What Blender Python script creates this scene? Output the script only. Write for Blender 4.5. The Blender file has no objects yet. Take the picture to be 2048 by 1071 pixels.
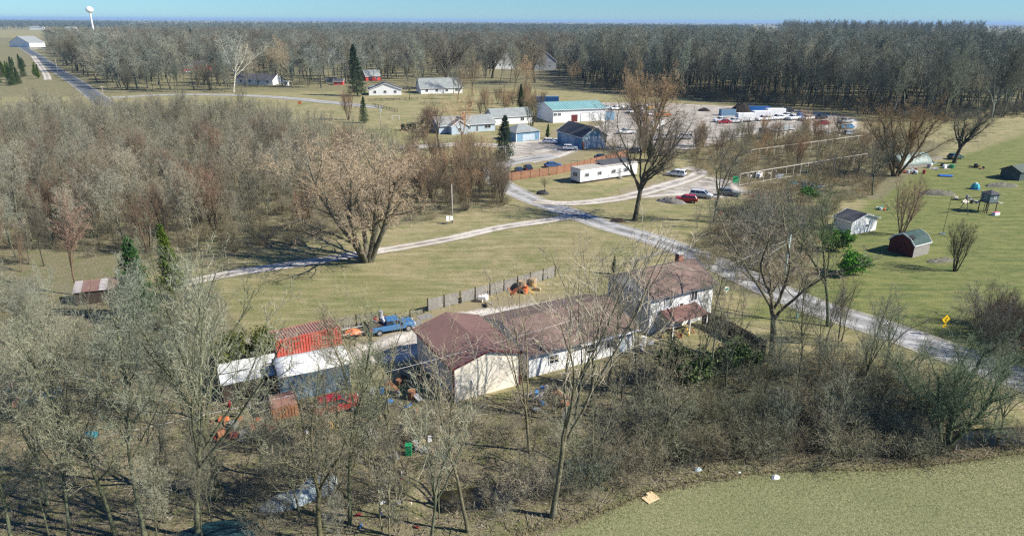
import bpy, math, random
import numpy as np
from math import radians, sin, cos, pi, atan

# ------------------------------------------------------------------ camera
SC = bpy.context.scene
COL = SC.collection
FPX, CAMZ = 1365.0, 37.0
PITCH, ROLL = atan(494 / 1365.0), radians(0.31)
_f = np.array([0, cos(PITCH), -sin(PITCH)]); _r = np.array([1.0, 0, 0]); _u = np.cross(_r, _f)
CR = cos(ROLL) * _r + sin(ROLL) * _u; CU = -sin(ROLL) * _r + cos(ROLL) * _u; CF = _f
from mathutils import Matrix, Vector
cam_d = bpy.data.cameras.new('camera'); cam = bpy.data.objects.new('camera', cam_d); COL.objects.link(cam)
cam_d.sensor_width = 36; cam_d.lens = FPX / 2048 * 36; cam_d.clip_start = 0.5; cam_d.clip_end = 40000
cam.matrix_world = Matrix(((CR[0], CU[0], -CF[0], 0), (CR[1], CU[1], -CF[1], 0), (CR[2], CU[2], -CF[2], CAMZ), (0, 0, 0, 1)))
SC.camera = cam
# ------------------------------------------------------------------ light
SUN_EL, SUN_AZ = radians(38), radians(-14)        # azimuth of the sun seen from above, from +x
sd = np.array([cos(SUN_EL) * cos(SUN_AZ), cos(SUN_EL) * sin(SUN_AZ), sin(SUN_EL)])
w = bpy.data.worlds.new('World'); SC.world = w; w.use_nodes = True
nt = w.node_tree; nt.nodes.clear()
sky = nt.nodes.new('ShaderNodeTexSky'); sky.sky_type = 'NISHITA'; sky.sun_disc = False
sky.sun_elevation = SUN_EL; sky.sun_rotation = pi / 2 - SUN_AZ
sky.air_density = 1.0; sky.dust_density = 0.0; sky.ozone_density = 3.0; sky.altitude = 200
bg = nt.nodes.new('ShaderNodeBackground'); bg.inputs[1].default_value = 0.052
wo = nt.nodes.new('ShaderNodeOutputWorld')
tint = nt.nodes.new('ShaderNodeMix'); tint.data_type = 'RGBA'; tint.blend_type = 'MULTIPLY'; tint.inputs[0].default_value = 1; tint.inputs[7].default_value = (.58, 1.0, 1.5, 1)
nt.links.new(sky.outputs[0], tint.inputs[6]); nt.links.new(tint.outputs[2], bg.inputs[0]); nt.links.new(bg.outputs[0], wo.inputs[0])
ld = bpy.data.lights.new('sun', 'SUN'); ld.energy = 5.0; ld.angle = radians(0.5); ld.color = (1, .95, .86)
lo = bpy.data.objects.new('sun', ld); COL.objects.link(lo)
lo.rotation_euler = Vector(sd).to_track_quat('Z', 'Y').to_euler(); lo.location = (0, 0, 60)
SC.view_settings.view_transform = 'Standard'; SC.view_settings.look = 'None'
SC.view_settings.exposure = 0.75; SC.view_settings.gamma = 1; SC.view_settings.use_curve_mapping = False
SC.cycles.max_bounces = 5; SC.cycles.diffuse_bounces = 2; SC.cycles.glossy_bounces = 2
SC.cycles.transmission_bounces = 2; SC.cycles.transparent_max_bounces = 6; SC.cycles.volume_bounces = 0
SC.cycles.caustics_reflective = False; SC.cycles.caustics_refractive = False
SC.cycles.use_denoising = False; SC.cycles.denoiser = 'OPENIMAGEDENOISE'; SC.cycles.denoising_input_passes = 'RGB_ALBEDO_NORMAL'
SC.cycles.use_adaptive_sampling = False
SC.cycles.pixel_filter_type = 'BLACKMAN_HARRIS'; SC.cycles.filter_width = 1.3

rng = np.random.default_rng(7)
random.seed(7)

def P(px, py, z=0.0):
    "the point of the horizontal plane z seen in pixel (px, py) of the 2048 px wide photograph"
    d = (px - 1024) * CR - (py - 535.5) * CU + FPX * CF
    t = (z - CAMZ) / d[2]
    return np.array([t * d[0], t * d[1], z])
def proj(p):
    v = np.array([p[0], p[1], p[2] - CAMZ]); a = v @ CF
    return 1024 + FPX * (v @ CR) / a, 535.5 - FPX * (v @ CU) / a
def hgt(px, py, top):
    b = P(px, py); lo_, hi_ = 0.0, 90.0
    for _ in range(30):
        m = (lo_ + hi_) / 2
        if proj((b[0], b[1], m))[1] > top: lo_ = m
        else: hi_ = m
    return m

# ------------------------------------------------------------------ materials
def lin(c):
    if isinstance(c, str):
        c = [int(c[i:i + 2], 16) / 255 for i in (0, 2, 4)]
        c = [x / 12.92 if x <= .04045 else ((x + .055) / 1.055) ** 2.4 for x in c]
    return tuple(c[:3]) + (1.0,)
class NT:
    def __init__(s, name):
        s.m = bpy.data.materials.new(name); s.m.use_nodes = True; s.t = s.m.node_tree
        s.b = s.t.nodes['Principled BSDF']; s.o = s.t.nodes['Material Output']
    def n(s, typ, **kw):
        x = s.t.nodes.new(typ)
        for k, v in kw.items():
            if k.startswith('i_'):
                k = k[2:]; k = int(k) if k.isdigit() else k.replace('_', ' ')
                x.inputs[k].default_value = v
            else: setattr(x, k, v)
        return x
    def l(s, a, b): s.t.links.new(a, b)
    def noise(s, scale, detail=4, rough=.6, vec=None, dist=0.0):
        x = s.n('ShaderNodeTexNoise'); x.inputs['Scale'].default_value = scale; x.inputs['Detail'].default_value = detail
        x.inputs['Roughness'].default_value = rough; x.inputs['Distortion'].default_value = dist
        if vec is not None: s.l(vec, x.inputs['Vector'])
        return x.outputs[0]
    def ramp(s, fac, a, b, c0=0.0, c1=1.0):
        x = s.n('ShaderNodeMapRange'); x.inputs[1].default_value = a; x.inputs[2].default_value = b
        x.inputs[3].default_value = c0; x.inputs[4].default_value = c1; s.l(fac, x.inputs[0]); return x.outputs[0]
    def mix(s, fac, a, b, mode='MIX'):
        x = s.n('ShaderNodeMix', data_type='RGBA', blend_type=mode)
        for v, k in ((fac, 0), (a, 6), (b, 7)):
            if isinstance(v, (int, float)): x.inputs[k].default_value = v
            elif isinstance(v, tuple): x.inputs[k].default_value = v
            else: s.l(v, x.inputs[k])
        return x.outputs[2]
    def math(s, op, a, b=0.0):
        x = s.n('ShaderNodeMath', operation=op)
        for i, v in enumerate((a, b)):
            if isinstance(v, (int, float)): x.inputs[i].default_value = v
            else: s.l(v, x.inputs[i])
        return x.outputs[0]
    def pos(s): return s.n('ShaderNodeNewGeometry').outputs['Position']
    def obj(s): return s.n('ShaderNodeTexCoord').outputs['Object']
    def attr(s, name): return s.n('ShaderNodeAttribute', attribute_name=name).outputs['Fac']
    def bump(s, h, strength=.5, dist=.1):
        x = s.n('ShaderNodeBump'); x.inputs['Strength'].default_value = strength; x.inputs['Distance'].default_value = dist
        s.l(h, x.inputs['Height']); s.l(x.outputs[0], s.b.inputs['Normal'])
    def base(s, c): s.l(c, s.b.inputs['Base Color'])
    def rough(s, r): s.b.inputs['Roughness'].default_value = r
_mats = {}
def mat(name, col, rough=.7, var=.25, scale=1.5, dirt=None, dirt_amt=.5, metal=0.0, bump=0.0, spec=.3, fine=0.0):
    "a painted or raw surface: base colour with broad mottling, fine grain and optional dirt"
    if name in _mats: return _mats[name]
    s = NT(name); c = lin(col); o = s.obj()
    n = s.noise(scale, 5, .6, o)
    dk = tuple(x * (1 - var) for x in c[:3]) + (1,); lt = tuple(min(1, x * (1 + var)) for x in c[:3]) + (1,)
    k = s.mix(s.ramp(n, .3, .7), dk, lt)
    if fine: k = s.mix(s.ramp(s.noise(scale * 14, 3, .7, o), .35, .7, 0, fine), k, tuple(x * .5 for x in c[:3]) + (1,))
    if dirt: k = s.mix(s.ramp(s.noise(scale * .8, 6, .72, o), .5, .72, 0, dirt_amt), k, lin(dirt))
    s.base(k); s.rough(rough); s.b.inputs['Metallic'].default_value = metal
    s.b.inputs['Specular IOR Level'].default_value = spec
    if bump: s.bump(s.noise(scale * 8, 4, .6, o), bump, .05)
    _mats[name] = s.m; return s.m

# ------------------------------------------------------------------ mesh helpers
def fast_mesh(name, V, faces, mats=(), smooth=False, attrs=None, mi=None):
    "V (n,3); faces: list of int arrays (m,k) of different k"
    me = bpy.data.meshes.new(name); V = np.asarray(V, dtype=np.float32)
    faces = [np.asarray(f_, dtype=np.int32) for f_ in faces if len(f_)]
    me.vertices.add(len(V)); me.vertices.foreach_set('co', V.ravel())
    idx = np.concatenate([f_.ravel() for f_ in faces]); tot = np.concatenate([np.full(len(f_), f_.shape[1], dtype=np.int32) for f_ in faces])
    me.loops.add(len(idx)); me.loops.foreach_set('vertex_index', idx)
    me.polygons.add(len(tot)); st = np.concatenate([[0], np.cumsum(tot)[:-1]]).astype(np.int32)
    me.polygons.foreach_set('loop_start', st)
    try: me.polygons.foreach_set('loop_total', tot)
    except Exception: pass
    me.polygons.foreach_set('use_smooth', np.full(len(tot), smooth, dtype=bool))
    if mi is not None: me.polygons.foreach_set('material_index', np.asarray(mi, dtype=np.int32))
    for m in mats: me.materials.append(m)
    if attrs:
        for k, v in attrs.items():
            a = me.attributes.new(k, 'FLOAT', 'POINT'); a.data.foreach_set('value', np.asarray(v, dtype=np.float32))
    me.update(calc_edges=True)
    return me
class MB:
    def __init__(s): s.v = []; s.f = []; s.n = 0; s.mi = []
    def add(s, V, F, m=0):
        V = np.asarray(V, float).reshape(-1, 3)
        for f_ in F: s.f.append([i + s.n for i in f_]); s.mi.append(m)
        s.v.append(V); s.n += len(V); return s
    def box(s, c, d, rz=0.0, m=0, taper=(1, 1)):
        x, y, z = np.array(d) / 2; tx, ty = taper
        V = np.array([[-x, -y, -z], [x, -y, -z], [x, y, -z], [-x, y, -z], [-x * tx, -y * ty, z], [x * tx, -y * ty, z], [x * tx, y * ty, z], [-x * tx, y * ty, z]])
        if rz: V = V @ np.array([[cos(rz), sin(rz), 0], [-sin(rz), cos(rz), 0], [0, 0, 1]])
        return s.add(V + np.array(c), [(0, 3, 2, 1), (4, 5, 6, 7), (0, 1, 5, 4), (1, 2, 6, 5), (2, 3, 7, 6), (3, 0, 4, 7)], m)
    def bar(s, a, b, wd, ht, m=0):
        "a rectangular bar from a to b"
        a = np.array(a, float); b = np.array(b, float); t = b - a; L = np.linalg.norm(t); t = t / L
        u = np.cross(t, [0, 0, 1]);
        if np.linalg.norm(u) < 1e-3: u = np.array([1.0, 0, 0])
        u /= np.linalg.norm(u); v = np.cross(u, t)
        V = [q + su * u * wd / 2 + sv * v * ht / 2 for q in (a, b) for su, sv in ((-1, -1), (1, -1), (1, 1), (-1, 1))]
        return s.add(V, [(3, 2, 1, 0), (4, 5, 6, 7), (0, 1, 5, 4), (1, 2, 6, 5), (2, 3, 7, 6), (3, 0, 4, 7)], m)
    def cyl(s, a, b, r0, r1=None, n=8, m=0, caps=True):
        r1 = r0 if r1 is None else r1; a = np.array(a, float); b = np.array(b, float); t = b - a; t /= np.linalg.norm(t)
        u = np.cross(t, [0, 0, 1]) if abs(t[2]) < .95 else np.cross(t, [1, 0, 0]); u /= np.linalg.norm(u); v = np.cross(t, u)
        an = np.arange(n) * 2 * pi / n; ring = np.outer(np.cos(an), u) + np.outer(np.sin(an), v)
        V = np.vstack([a + ring * r0, b + ring * r1]); F = [(i, (i + 1) % n, n + (i + 1) % n, n + i) for i in range(n)]
        if caps: F += [tuple(range(n))[::-1], tuple(range(n, 2 * n))]
        return s.add(V, F, m)
    def lathe(s, prof, c=(0, 0, 0), n=12, m=0):
        an = np.arange(n) * 2 * pi / n; V = []; F = []
        for r, z in prof: V += [[c[0] + r * cos(a), c[1] + r * sin(a), c[2] + z] for a in an]
        for k in range(len(prof) - 1):
            F += [(k * n + i, k * n + (i + 1) % n, (k + 1) * n + (i + 1) % n, (k + 1) * n + i) for i in range(n)]
        F += [tuple(range(n))[::-1], tuple(range((len(prof) - 1) * n, len(prof) * n))]
        return s.add(V, F, m)
    def prism(s, prof, y0, y1, m=0, ins=None):
        "profile of (x,z) points extruded along y"
        n = len(prof); V = [[x, y0, z] for x, z in prof] + [[x, y1, z] for x, z in (ins or prof)]
        F = [(i, (i + 1) % n, n + (i + 1) % n, n + i) for i in range(n)] + [tuple(range(n))[::-1], tuple(range(n, 2 * n))]
        return s.add(V, F, m)
    def mesh(s, name, mats, smooth=False, bevel=0):
        me = bpy.data.meshes.new(name); me.from_pydata([tuple(x) for x in np.vstack(s.v)], [], s.f)
        for q in (mats if isinstance(mats, (list, tuple)) else [mats]): me.materials.append(q)
        me.polygons.foreach_set('material_index', s.mi)
        if smooth: me.polygons.foreach_set('use_smooth', [True] * len(s.f))
        import bmesh
        bm = bmesh.new(); bm.from_mesh(me); bmesh.ops.recalc_face_normals(bm, faces=bm.faces)
        if bevel: bmesh.ops.bevel(bm, geom=[e for e in bm.edges if len(e.link_faces) == 2 and e.calc_face_angle(0) > .6], offset=bevel, segments=1, affect='EDGES')
        bm.to_mesh(me); bm.free(); me.update(); return me
    def build(s, name, mats, parent=None, smooth=False, bevel=0, loc=None):
        return link(name, s.mesh(name, mats, smooth, bevel), parent, loc)
def link(name, me, parent=None, loc=None):
    o = bpy.data.objects.new(name, me); COL.objects.link(o)
    if parent is not None: o.parent = parent
    if loc is not None: o.location = tuple(loc)
    return o
def tag(o, label=None, cat=None, group=None, kind=None):
    for k, v in (('label', label), ('category', cat), ('group', group), ('kind', kind)):
        if v: o[k] = v
    return o
def thing(name, label, cat, loc=(0, 0, 0), rz=0.0, group=None):
    o = bpy.data.objects.new(name, None); COL.objects.link(o); o.empty_display_size = .2
    o.location = tuple(loc); o.rotation_euler = (0, 0, rz); return tag(o, label, cat, group)
_kids = {}
def copy_tree(o, parent=None):
    c = o.copy(); COL.objects.link(c)
    if parent is not None: c.parent = parent
    for ch in kids(o): copy_tree(ch, c)
    return c
def kids(o):
    if o.name not in _kids: _kids[o.name] = [x for x in bpy.data.objects if x.parent == o]
    return _kids[o.name]
def in_poly(X, Y, poly):
    ins = np.zeros(np.shape(X), bool); n = len(poly); j = n - 1
    for i in range(n):
        xi, yi = poly[i][:2]; xj, yj = poly[j][:2]
        c = ((yi > Y) != (yj > Y)) & (X < (xj - xi) * (Y - yi) / ((yj - yi) or 1e-9) + xi); ins ^= c; j = i
    return ins
def poly_dist(X, Y, poly):
    d = np.full(np.shape(X), 1e9); n = len(poly)
    for i in range(n):
        ax, ay = poly[i][:2]; bx, by = poly[(i + 1) % n][:2]; dx, dy = bx - ax, by - ay
        t = np.clip(((X - ax) * dx + (Y - ay) * dy) / (dx * dx + dy * dy + 1e-9), 0, 1)
        d = np.minimum(d, np.hypot(X - ax - t * dx, Y - ay - t * dy))
    return np.where(in_poly(X, Y, poly), d, -d)
def W(*pts): return [P(a, b) for a, b in pts]
def spline(pts, step=2.0):
    pts = [np.array(p[:2], float) for p in pts]; pts = [2 * pts[0] - pts[1]] + pts + [2 * pts[-1] - pts[-2]]; out = []
    for i in range(1, len(pts) - 2):
        a, b, c, d = pts[i - 1:i + 3]; n = max(2, int(np.linalg.norm(c - b) / step))
        for k in range(n):
            t = k / n; out.append(.5 * (2 * b + (c - a) * t + (2 * a - 5 * b + 4 * c - d) * t * t + (3 * b - a - 3 * c + d) * t ** 3))
    out.append(pts[-2]); return np.array(out)
# ================================================================== ground
CREEK = spline(W((880, 985), (1010, 965), (1130, 925), (1230, 897), (1360, 885), (1500, 868), (1640, 872), (1790, 880), (1930, 862), (2090, 850), (2300, 840)), 1.5)
def creek_depth(X, Y):
    d = np.full(np.shape(X), 1e9)
    for a in CREEK[::1]: d = np.minimum(d, np.hypot(X - a[0], Y - a[1]))
    return -1.5 * np.exp(-(d / 2.2) ** 2)
def ground_z(x, y):
    if y > 75 or y < 25 or x < -20: return 0.0
    return float(creek_depth(np.array([x]), np.array([y]))[0])
def axis(a, b, fine, lo_, hi_, grow):
    c = list(np.arange(a, b, fine)); s = fine; x = c[-1]
    while x < hi_: s *= grow; x += s; c.append(x)
    s = fine; x = c[0]
    while x > lo_: s *= grow; x -= s; c.insert(0, x)
    return np.array(c)
gx = axis(-75, 75, 1.0, -16000, 16000, 1.09); gy = axis(30, 130, .8, -400, 30000, 1.07)
X, Y = np.meshgrid(gx, gy); nx, ny = len(gx), len(gy)
Z = np.where((Y < 75) & (Y > 20) & (X > -25) & (X < 110), creek_depth(X, Y), 0.0)
def soft(poly, wdt): return np.clip(poly_dist(X, Y, poly) / wdt + .5, 0, 1)
field = soft(W((960, 1130), (1180, 1040), (1300, 990), (1420, 960), (1560, 945), (1760, 940), (1920, 925), (2060, 900), (2500, 900), (2500, 1500), (900, 1500)), 1.0)
litter = np.maximum.reduce([
    soft(W((-900, 560), (430, 560), (470, 640), (545, 700), (560, 720), (440, 800), (760, 780), (905, 815), (1060, 770), (1240, 690), (1330, 670), (1450, 720), (1560, 700), (1750, 750), (2300, 1000), (2500, 1500), (-1500, 1500)), 3.0),
    soft(W((-900, 235), (600, 245), (640, 330), (860, 340), (1030, 350), (1020, 400), (860, 440), (640, 480), (430, 530), (200, 570), (-900, 600)), 5.0),
    soft(W((1230, 190), (2600, 240), (2600, 66), (1000, 60), (1000, 172)), 12),
    soft(W((1400, 520), (1420, 430), (1500, 400), (1640, 420), (1640, 560), (1560, 600), (1480, 590)), 4),
    soft(W((1400, 290), (1740, 250), (1900, 290), (1760, 400), (1520, 390), (1420, 330)), 5),
    soft(W((-100, 200), (640, 185), (1200, 175), (1200, 75), (-100, 75)), 20) * .6])
litter = litter * (1 - field)
green = np.maximum.reduce([
    soft(W((1480, 640), (1560, 560), (1660, 480), (1780, 360), (1900, 320), (2100, 250), (2900, 240), (2900, 700), (2100, 680), (1900, 690), (1750, 650)), 8),
    .45 * soft(W((450, 560), (700, 535), (900, 560), (860, 630), (480, 690), (430, 600)), 5),
    .5 * soft(W((700, 255), (860, 250), (870, 290), (760, 280)), 8),
    .7 * soft(W((1020, 300), (1070, 300), (1060, 322), (1010, 325)), 4),
    .4 * soft(W((1200, 430), (1400, 400), (1500, 420), (1400, 470), (1250, 460)), 5)])
V = np.stack([X, Y, Z], -1).reshape(-1, 3)
ii = (np.arange(ny - 1)[:, None] * nx + np.arange(nx - 1)[None]).ravel()
gm = NT('ground_cover'); p = gm.pos()
n1 = gm.noise(.06, 6, .65, p); n2 = gm.noise(.5, 5, .65, p); n3 = gm.noise(3.2, 5, .75, p); n4 = gm.noise(9, 3, .8, p)
# streaked, mown look: noise stretched along the mowing direction
mp = gm.n('ShaderNodeMapping'); mp.inputs['Scale'].default_value = (.35, 1.6, 1); mp.inputs['Rotation'].default_value = (0, 0, .35); gm.l(p, mp.inputs[0])
n5 = gm.noise(2.0, 4, .7, mp.outputs[0])
dry = gm.mix(gm.ramp(n1, .35, .65), lin((.29, .25, .125)), lin((.175, .18, .07)))
dry = gm.mix(gm.ramp(n2, .35, .68, 0, .8), dry, lin((.43, .35, .20)))
dry = gm.mix(gm.ramp(gm.noise(.13, 5, .7, p), .46, .62, 0, .7), dry, lin((.15, .185, .06)))
dry = gm.mix(gm.ramp(n3, .42, .62, 0, .6), dry, lin((.17, .15, .07)))
grn = gm.mix(gm.ramp(n2, .35, .65), lin((.095, .13, .038)), lin((.19, .19, .072)))
mp2 = gm.n('ShaderNodeMapping'); mp2.inputs['Scale'].default_value = (.12, .75, 1); mp2.inputs['Rotation'].default_value = (0, 0, -.25); gm.l(p, mp2.inputs[0]); n6 = gm.noise(1.0, 6, .75, mp2.outputs[0])
grn = gm.mix(gm.ramp(n5, .4, .66, 0, .7), grn, lin((.28, .26, .10)))
grn = gm.mix(gm.ramp(n6, .48, .66, 0, .6), grn, lin((.32, .31, .11)))
grn = gm.mix(gm.ramp(n6, .47, .36, 0, .75), grn, lin((.075, .13, .035)))
dry = gm.mix(gm.ramp(n6, .48, .64, 0, .6), dry, lin((.42, .355, .22)))
dry = gm.mix(gm.ramp(n6, .46, .36, 0, .5), dry, lin((.17, .17, .07)))
grn = gm.mix(gm.ramp(n4, .45, .65, 0, .5), grn, lin((.05, .09, .025)))
lit = gm.mix(gm.ramp(n3, .38, .62), lin((.085, .078, .042)), lin((.25, .215, .13)))
lit = gm.mix(gm.ramp(n4, .5, .68, 0, .8), lit, lin((.40, .345, .23)))
lit = gm.mix(gm.ramp(n2, .46, .64, 0, .75), lit, lin((.13, .15, .055)))
fld = gm.mix(gm.ramp(n3, .36, .6), lin((.155, .17, .072)), lin((.32, .31, .165)))
fld = gm.mix(gm.ramp(n4, .5, .66, 0, .8), fld, lin((.38, .365, .21)))
fld = gm.mix(gm.ramp(n1, .4, .66, 0, .5), fld, lin((.15, .18, .07)))
jit = gm.math('MULTIPLY', gm.math('SUBTRACT', n2, .5), .9)
def am(nm): return gm.ramp(gm.math('ADD', gm.attr(nm), jit), .35, .65)
c = gm.mix(am('green'), dry, grn); c = gm.mix(am('litter'), c, lit); c = gm.mix(am('field'), c, fld)
gm.base(c); gm.rough(.95); gm.b.inputs['Specular IOR Level'].default_value = .1
gm.bump(gm.math('ADD', n3, gm.math('MULTIPLY', n4, .6)), .9, .12)
ground = link('ground', fast_mesh('ground', V, [np.stack([ii, ii + 1, ii + nx + 1, ii + nx], 1)], [gm.m], True,
              {'field': field.ravel(), 'litter': litter.ravel(), 'green': green.ravel()}))
tag(ground, kind='structure')
# creek water
wm = NT('creek_water'); wm.base(wm.mix(wm.ramp(wm.noise(.5, 3, .6, wm.pos()), .4, .6), lin((.012, .014, .008)), lin((.035, .03, .012))))
wm.rough(.08); wm.bump(wm.noise(3, 3, .6, wm.pos()), .15, .05)
cm = np.array([(a[0], a[1]) for a in CREEK]); tn = np.gradient(cm, axis=0); tn /= np.linalg.norm(tn, axis=1)[:, None]; nn = np.stack([-tn[:, 1], tn[:, 0]], 1)
cv = np.concatenate([np.c_[cm + nn * 1.6, np.full(len(cm), -.95)], np.c_[cm - nn * 1.6, np.full(len(cm), -.95)]])
k = np.arange(len(cm) - 1); L_ = len(cm)
tag(link('creek_water', fast_mesh('creek_water', cv, [np.stack([k, k + 1, k + 1 + L_, k + L_], 1)], [wm.m])), kind='structure')

# roads: strips with an "edge" attribute so the verge breaks into them irregularly
def road_mat(name, c0, c1, verge, track):
    s = NT(name); p = s.pos(); e = s.attr('edge')
    k = s.mix(s.ramp(s.noise(.22, 8, .8, p, .8), .4, .6), lin(tuple(x * .58 for x in c0)), lin(c1))
    k = s.mix(s.ramp(s.noise(2.2, 5, .8, p), .5, .64, 0, .45), k, lin(tuple(x * .45 for x in c0)))
    k = s.mix(s.ramp(s.noise(6, 4, .8, p), .4, .7, 0, .5), k, lin(tuple(x * .6 for x in c0)))
    k = s.mix(s.ramp(s.noise(.09, 6, .72, p), .48, .66, 0, .55), k, lin(tuple(x * y for x, y in zip(c0, (.8, .72, .58)))))
    # two wheel tracks at |edge| about .5
    t = s.math('ABSOLUTE', s.math('SUBTRACT', s.math('ABSOLUTE', e), .5))
    k = s.mix(s.ramp(t, .05, .3, track, 0), k, lin(tuple(min(1, x * 1.25) for x in c1)))
    g = s.math('ADD', s.math('ABSOLUTE', e), s.math('MULTIPLY', s.math('SUBTRACT', s.noise(.6, 6, .75, p), .5), 1.5))
    k = s.mix(s.ramp(g, .7, .98), k, lin(verge))
    s.base(k); s.rough(.9); s.bump(s.noise(7, 4, .7, p), .5, .03); s.b.inputs['Specular IOR Level'].default_value = .2
    return s.m
GRAVEL = road_mat('gravel', (.36, .32, .27), (.60, .555, .48), (.25, .21, .12), .5)
ASPH = road_mat('old_asphalt', (.27, .275, .27), (.45, .44, .42), (.34, .31, .24), .5)
BLUEASPH = road_mat('far_asphalt', (.10, .12, .14), (.16, .18, .20), (.35, .33, .28), .2)
_rz = [0.02]
def road(name, pts, width, m, z=None, label=None):
    c = spline(pts, 1.5); t = np.gradient(c, axis=0); t /= np.linalg.norm(t, axis=1)[:, None]; n = np.stack([-t[:, 1], t[:, 0]], 1)
    _rz[0] += .006; z = _rz[0]; K = 7; V = []; E = []; n_ = len(c)
    wv = np.interp(np.linspace(0, 1, n_), np.linspace(0, 1, len(width)), width) if hasattr(width, '__len__') else np.full(n_, width)
    for s_ in np.linspace(-1, 1, K):
        q = c + n * (wv * s_ * .5)[:, None]; V.append(np.c_[q, np.full(n_, z)]); E.append(np.full(n_, s_))
    F = [np.stack([a * n_ + np.arange(n_ - 1), a * n_ + np.arange(1, n_), (a + 1) * n_ + np.arange(1, n_), (a + 1) * n_ + np.arange(n_ - 1)], 1) for a in range(K - 1)]
    o = link(name, fast_mesh(name, np.concatenate(V), F, [m], attrs={'edge': np.concatenate(E)})); return tag(o, kind='structure')
def lot(name, px, m, dens=2.5):
    "a gravel area: polygon filled with a grid, edge attribute from the distance to its border"
    poly = [p[:2] for p in W(*px)]; a = np.array(poly); _rz[0] += .006
    x0, y0 = a.min(0); x1, y1 = a.max(0); xs = np.arange(x0, x1 + dens, dens); ys = np.arange(y0, y1 + dens, dens)
    A, B = np.meshgrid(xs, ys); d = poly_dist(A, B, poly); e = 1 - np.clip(d / 4.0, 0, 1)
    i = (np.arange(len(ys) - 1)[:, None] * len(xs) + np.arange(len(xs) - 1)[None]).ravel()
    q = np.stack([i, i + 1, i + len(xs) + 1, i + len(xs)], 1); ok = (d.ravel()[q] > -dens).any(1); q = q[ok]
    e = np.where(d < 0, 1.3, e)
    return tag(link(name, fast_mesh(name, np.stack([A, B, np.full(A.shape, _rz[0])], -1).reshape(-1, 3), [q], [m], attrs={'edge': e.ravel()})), kind='structure')
lot('gravel_yard', [(1195, 205), (1330, 206), (1450, 212), (1620, 222), (1720, 238), (1720, 262), (1600, 272), (1500, 268), (1440, 290), (1390, 300), (1300, 300), (1215, 300), (1190, 290), (1120, 318), (1060, 328), (1010, 320), (1000, 295), (1010, 285), (1105, 277), (1130, 262), (1200, 250)], GRAVEL)
lot('gravel_drive', [(1185, 592), (1060, 602), (960, 612), (930, 618), (860, 640), (760, 672), (690, 690), (600, 700), (440, 745), (440, 790), (560, 770), (740, 735), (830, 725), (900, 690), (1000, 640), (1100, 625), (1190, 610)], GRAVEL, 1.2)
lot('gravel_drive', [(1240, 385), (1330, 365), (1400, 350), (1470, 360), (1500, 385), (1440, 398), (1370, 392), (1290, 398)], GRAVEL, 1.5)
road('lane', W((2400, 880), (2180, 810), (2040, 757), (1900, 705), (1760, 655), (1640, 617), (1560, 585), (1480, 549), (1380, 505), (1290, 473), (1210, 450), (1140, 425), (1080, 405), (1030, 383), (995, 362), (985, 345), (1010, 328), (1060, 318), (1110, 312)), [6.5, 6.5, 6.5, 6.2, 6, 6, 6.5, 7, 7], ASPH)
road('path', W((1150, 432), (1080, 443), (1000, 455), (900, 477), (800, 495), (700, 511), (600, 527), (500, 541), (430, 553), (330, 575)), 3.6, GRAVEL)
road('path', W((1070, 402), (1130, 407), (1200, 402), (1260, 392), (1330, 372), (1385, 355), (1400, 342), (1370, 335)), [4, 4.5, 5, 6, 5, 5], GRAVEL)
road('path', W((800, 296), (860, 292), (930, 288), (1000, 292), (1040, 296)), 7, GRAVEL)
road('road', W((30, 84), (50, 97), (75, 113), (110, 138), (150, 163), (185, 188), (215, 212)), [13, 11, 10, 9, 9], BLUEASPH)
road('path', W((66, 112), (78, 128), (92, 148), (96, 160)), 5, GRAVEL)
road('road', W((215, 196), (330, 190), (450, 190), (560, 195), (660, 205), (760, 215)), 8, ASPH)
# ================================================================== trees
def nrm(a): return a / (np.linalg.norm(a, axis=-1, keepdims=True) + 1e-9)
def sample(pos, rad, t):
    "pos (n,K,3), t (n,m) -> points, directions, radii"
    n, K, _ = pos.shape; x = np.clip(t, 0, .999) * (K - 1); i = x.astype(int); fr = (x - i)[..., None]; r_ = np.arange(n)[:, None]
    a, b = pos[r_, i], pos[r_, i + 1]
    return a * (1 - fr) + b * fr, nrm(b - a), rad[r_, i] * (1 - fr[..., 0]) + rad[r_, i + 1] * fr[..., 0]
def sprout(rg, pos, rad, n, t0, t1, ang, asd, ratio, K, wig, up, prof=.5, rr=.5, var=.3, taper=.75, out=0.0, minr=.004, plen=None):
    N = pos.shape[0]; L = plen if plen is not None else np.linalg.norm(np.diff(pos, axis=1), axis=2).sum(1)
    t = t0 + (t1 - t0) * (np.arange(n)[None] + rg.random((N, n))) / n
    p, d, r = sample(pos, rad, t)
    az = rg.random((N, 1)) * 6.28 + np.arange(n)[None] * 2.4 + rg.normal(0, .4, (N, n))
    ref = np.where(np.abs(d[..., 2:3]) > .9, np.array([1.0, 0, 0]), np.array([0, 0, 1.0])); u = nrm(np.cross(d, ref)); v = np.cross(d, u)
    perp = u * np.cos(az)[..., None] + v * np.sin(az)[..., None]
    a = np.clip(rg.normal(ang, asd, (N, n)), .1, 2.2)[..., None]
    dr = nrm(d * np.cos(a) + perp * np.sin(a))
    ln = L[:, None] * ratio * (1 - prof * (t - t0) / max(1e-3, t1 - t0)) * (1 + rg.uniform(-var, var, (N, n)))
    p = p.reshape(-1, 3); dr = dr.reshape(-1, 3); ln = ln.ravel(); r = r.ravel(); r0 = np.maximum(np.minimum(r * .85, r * rr + .0), minr)
    return walk(rg, p, dr, ln, r0, K, wig, up, taper, out)
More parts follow.
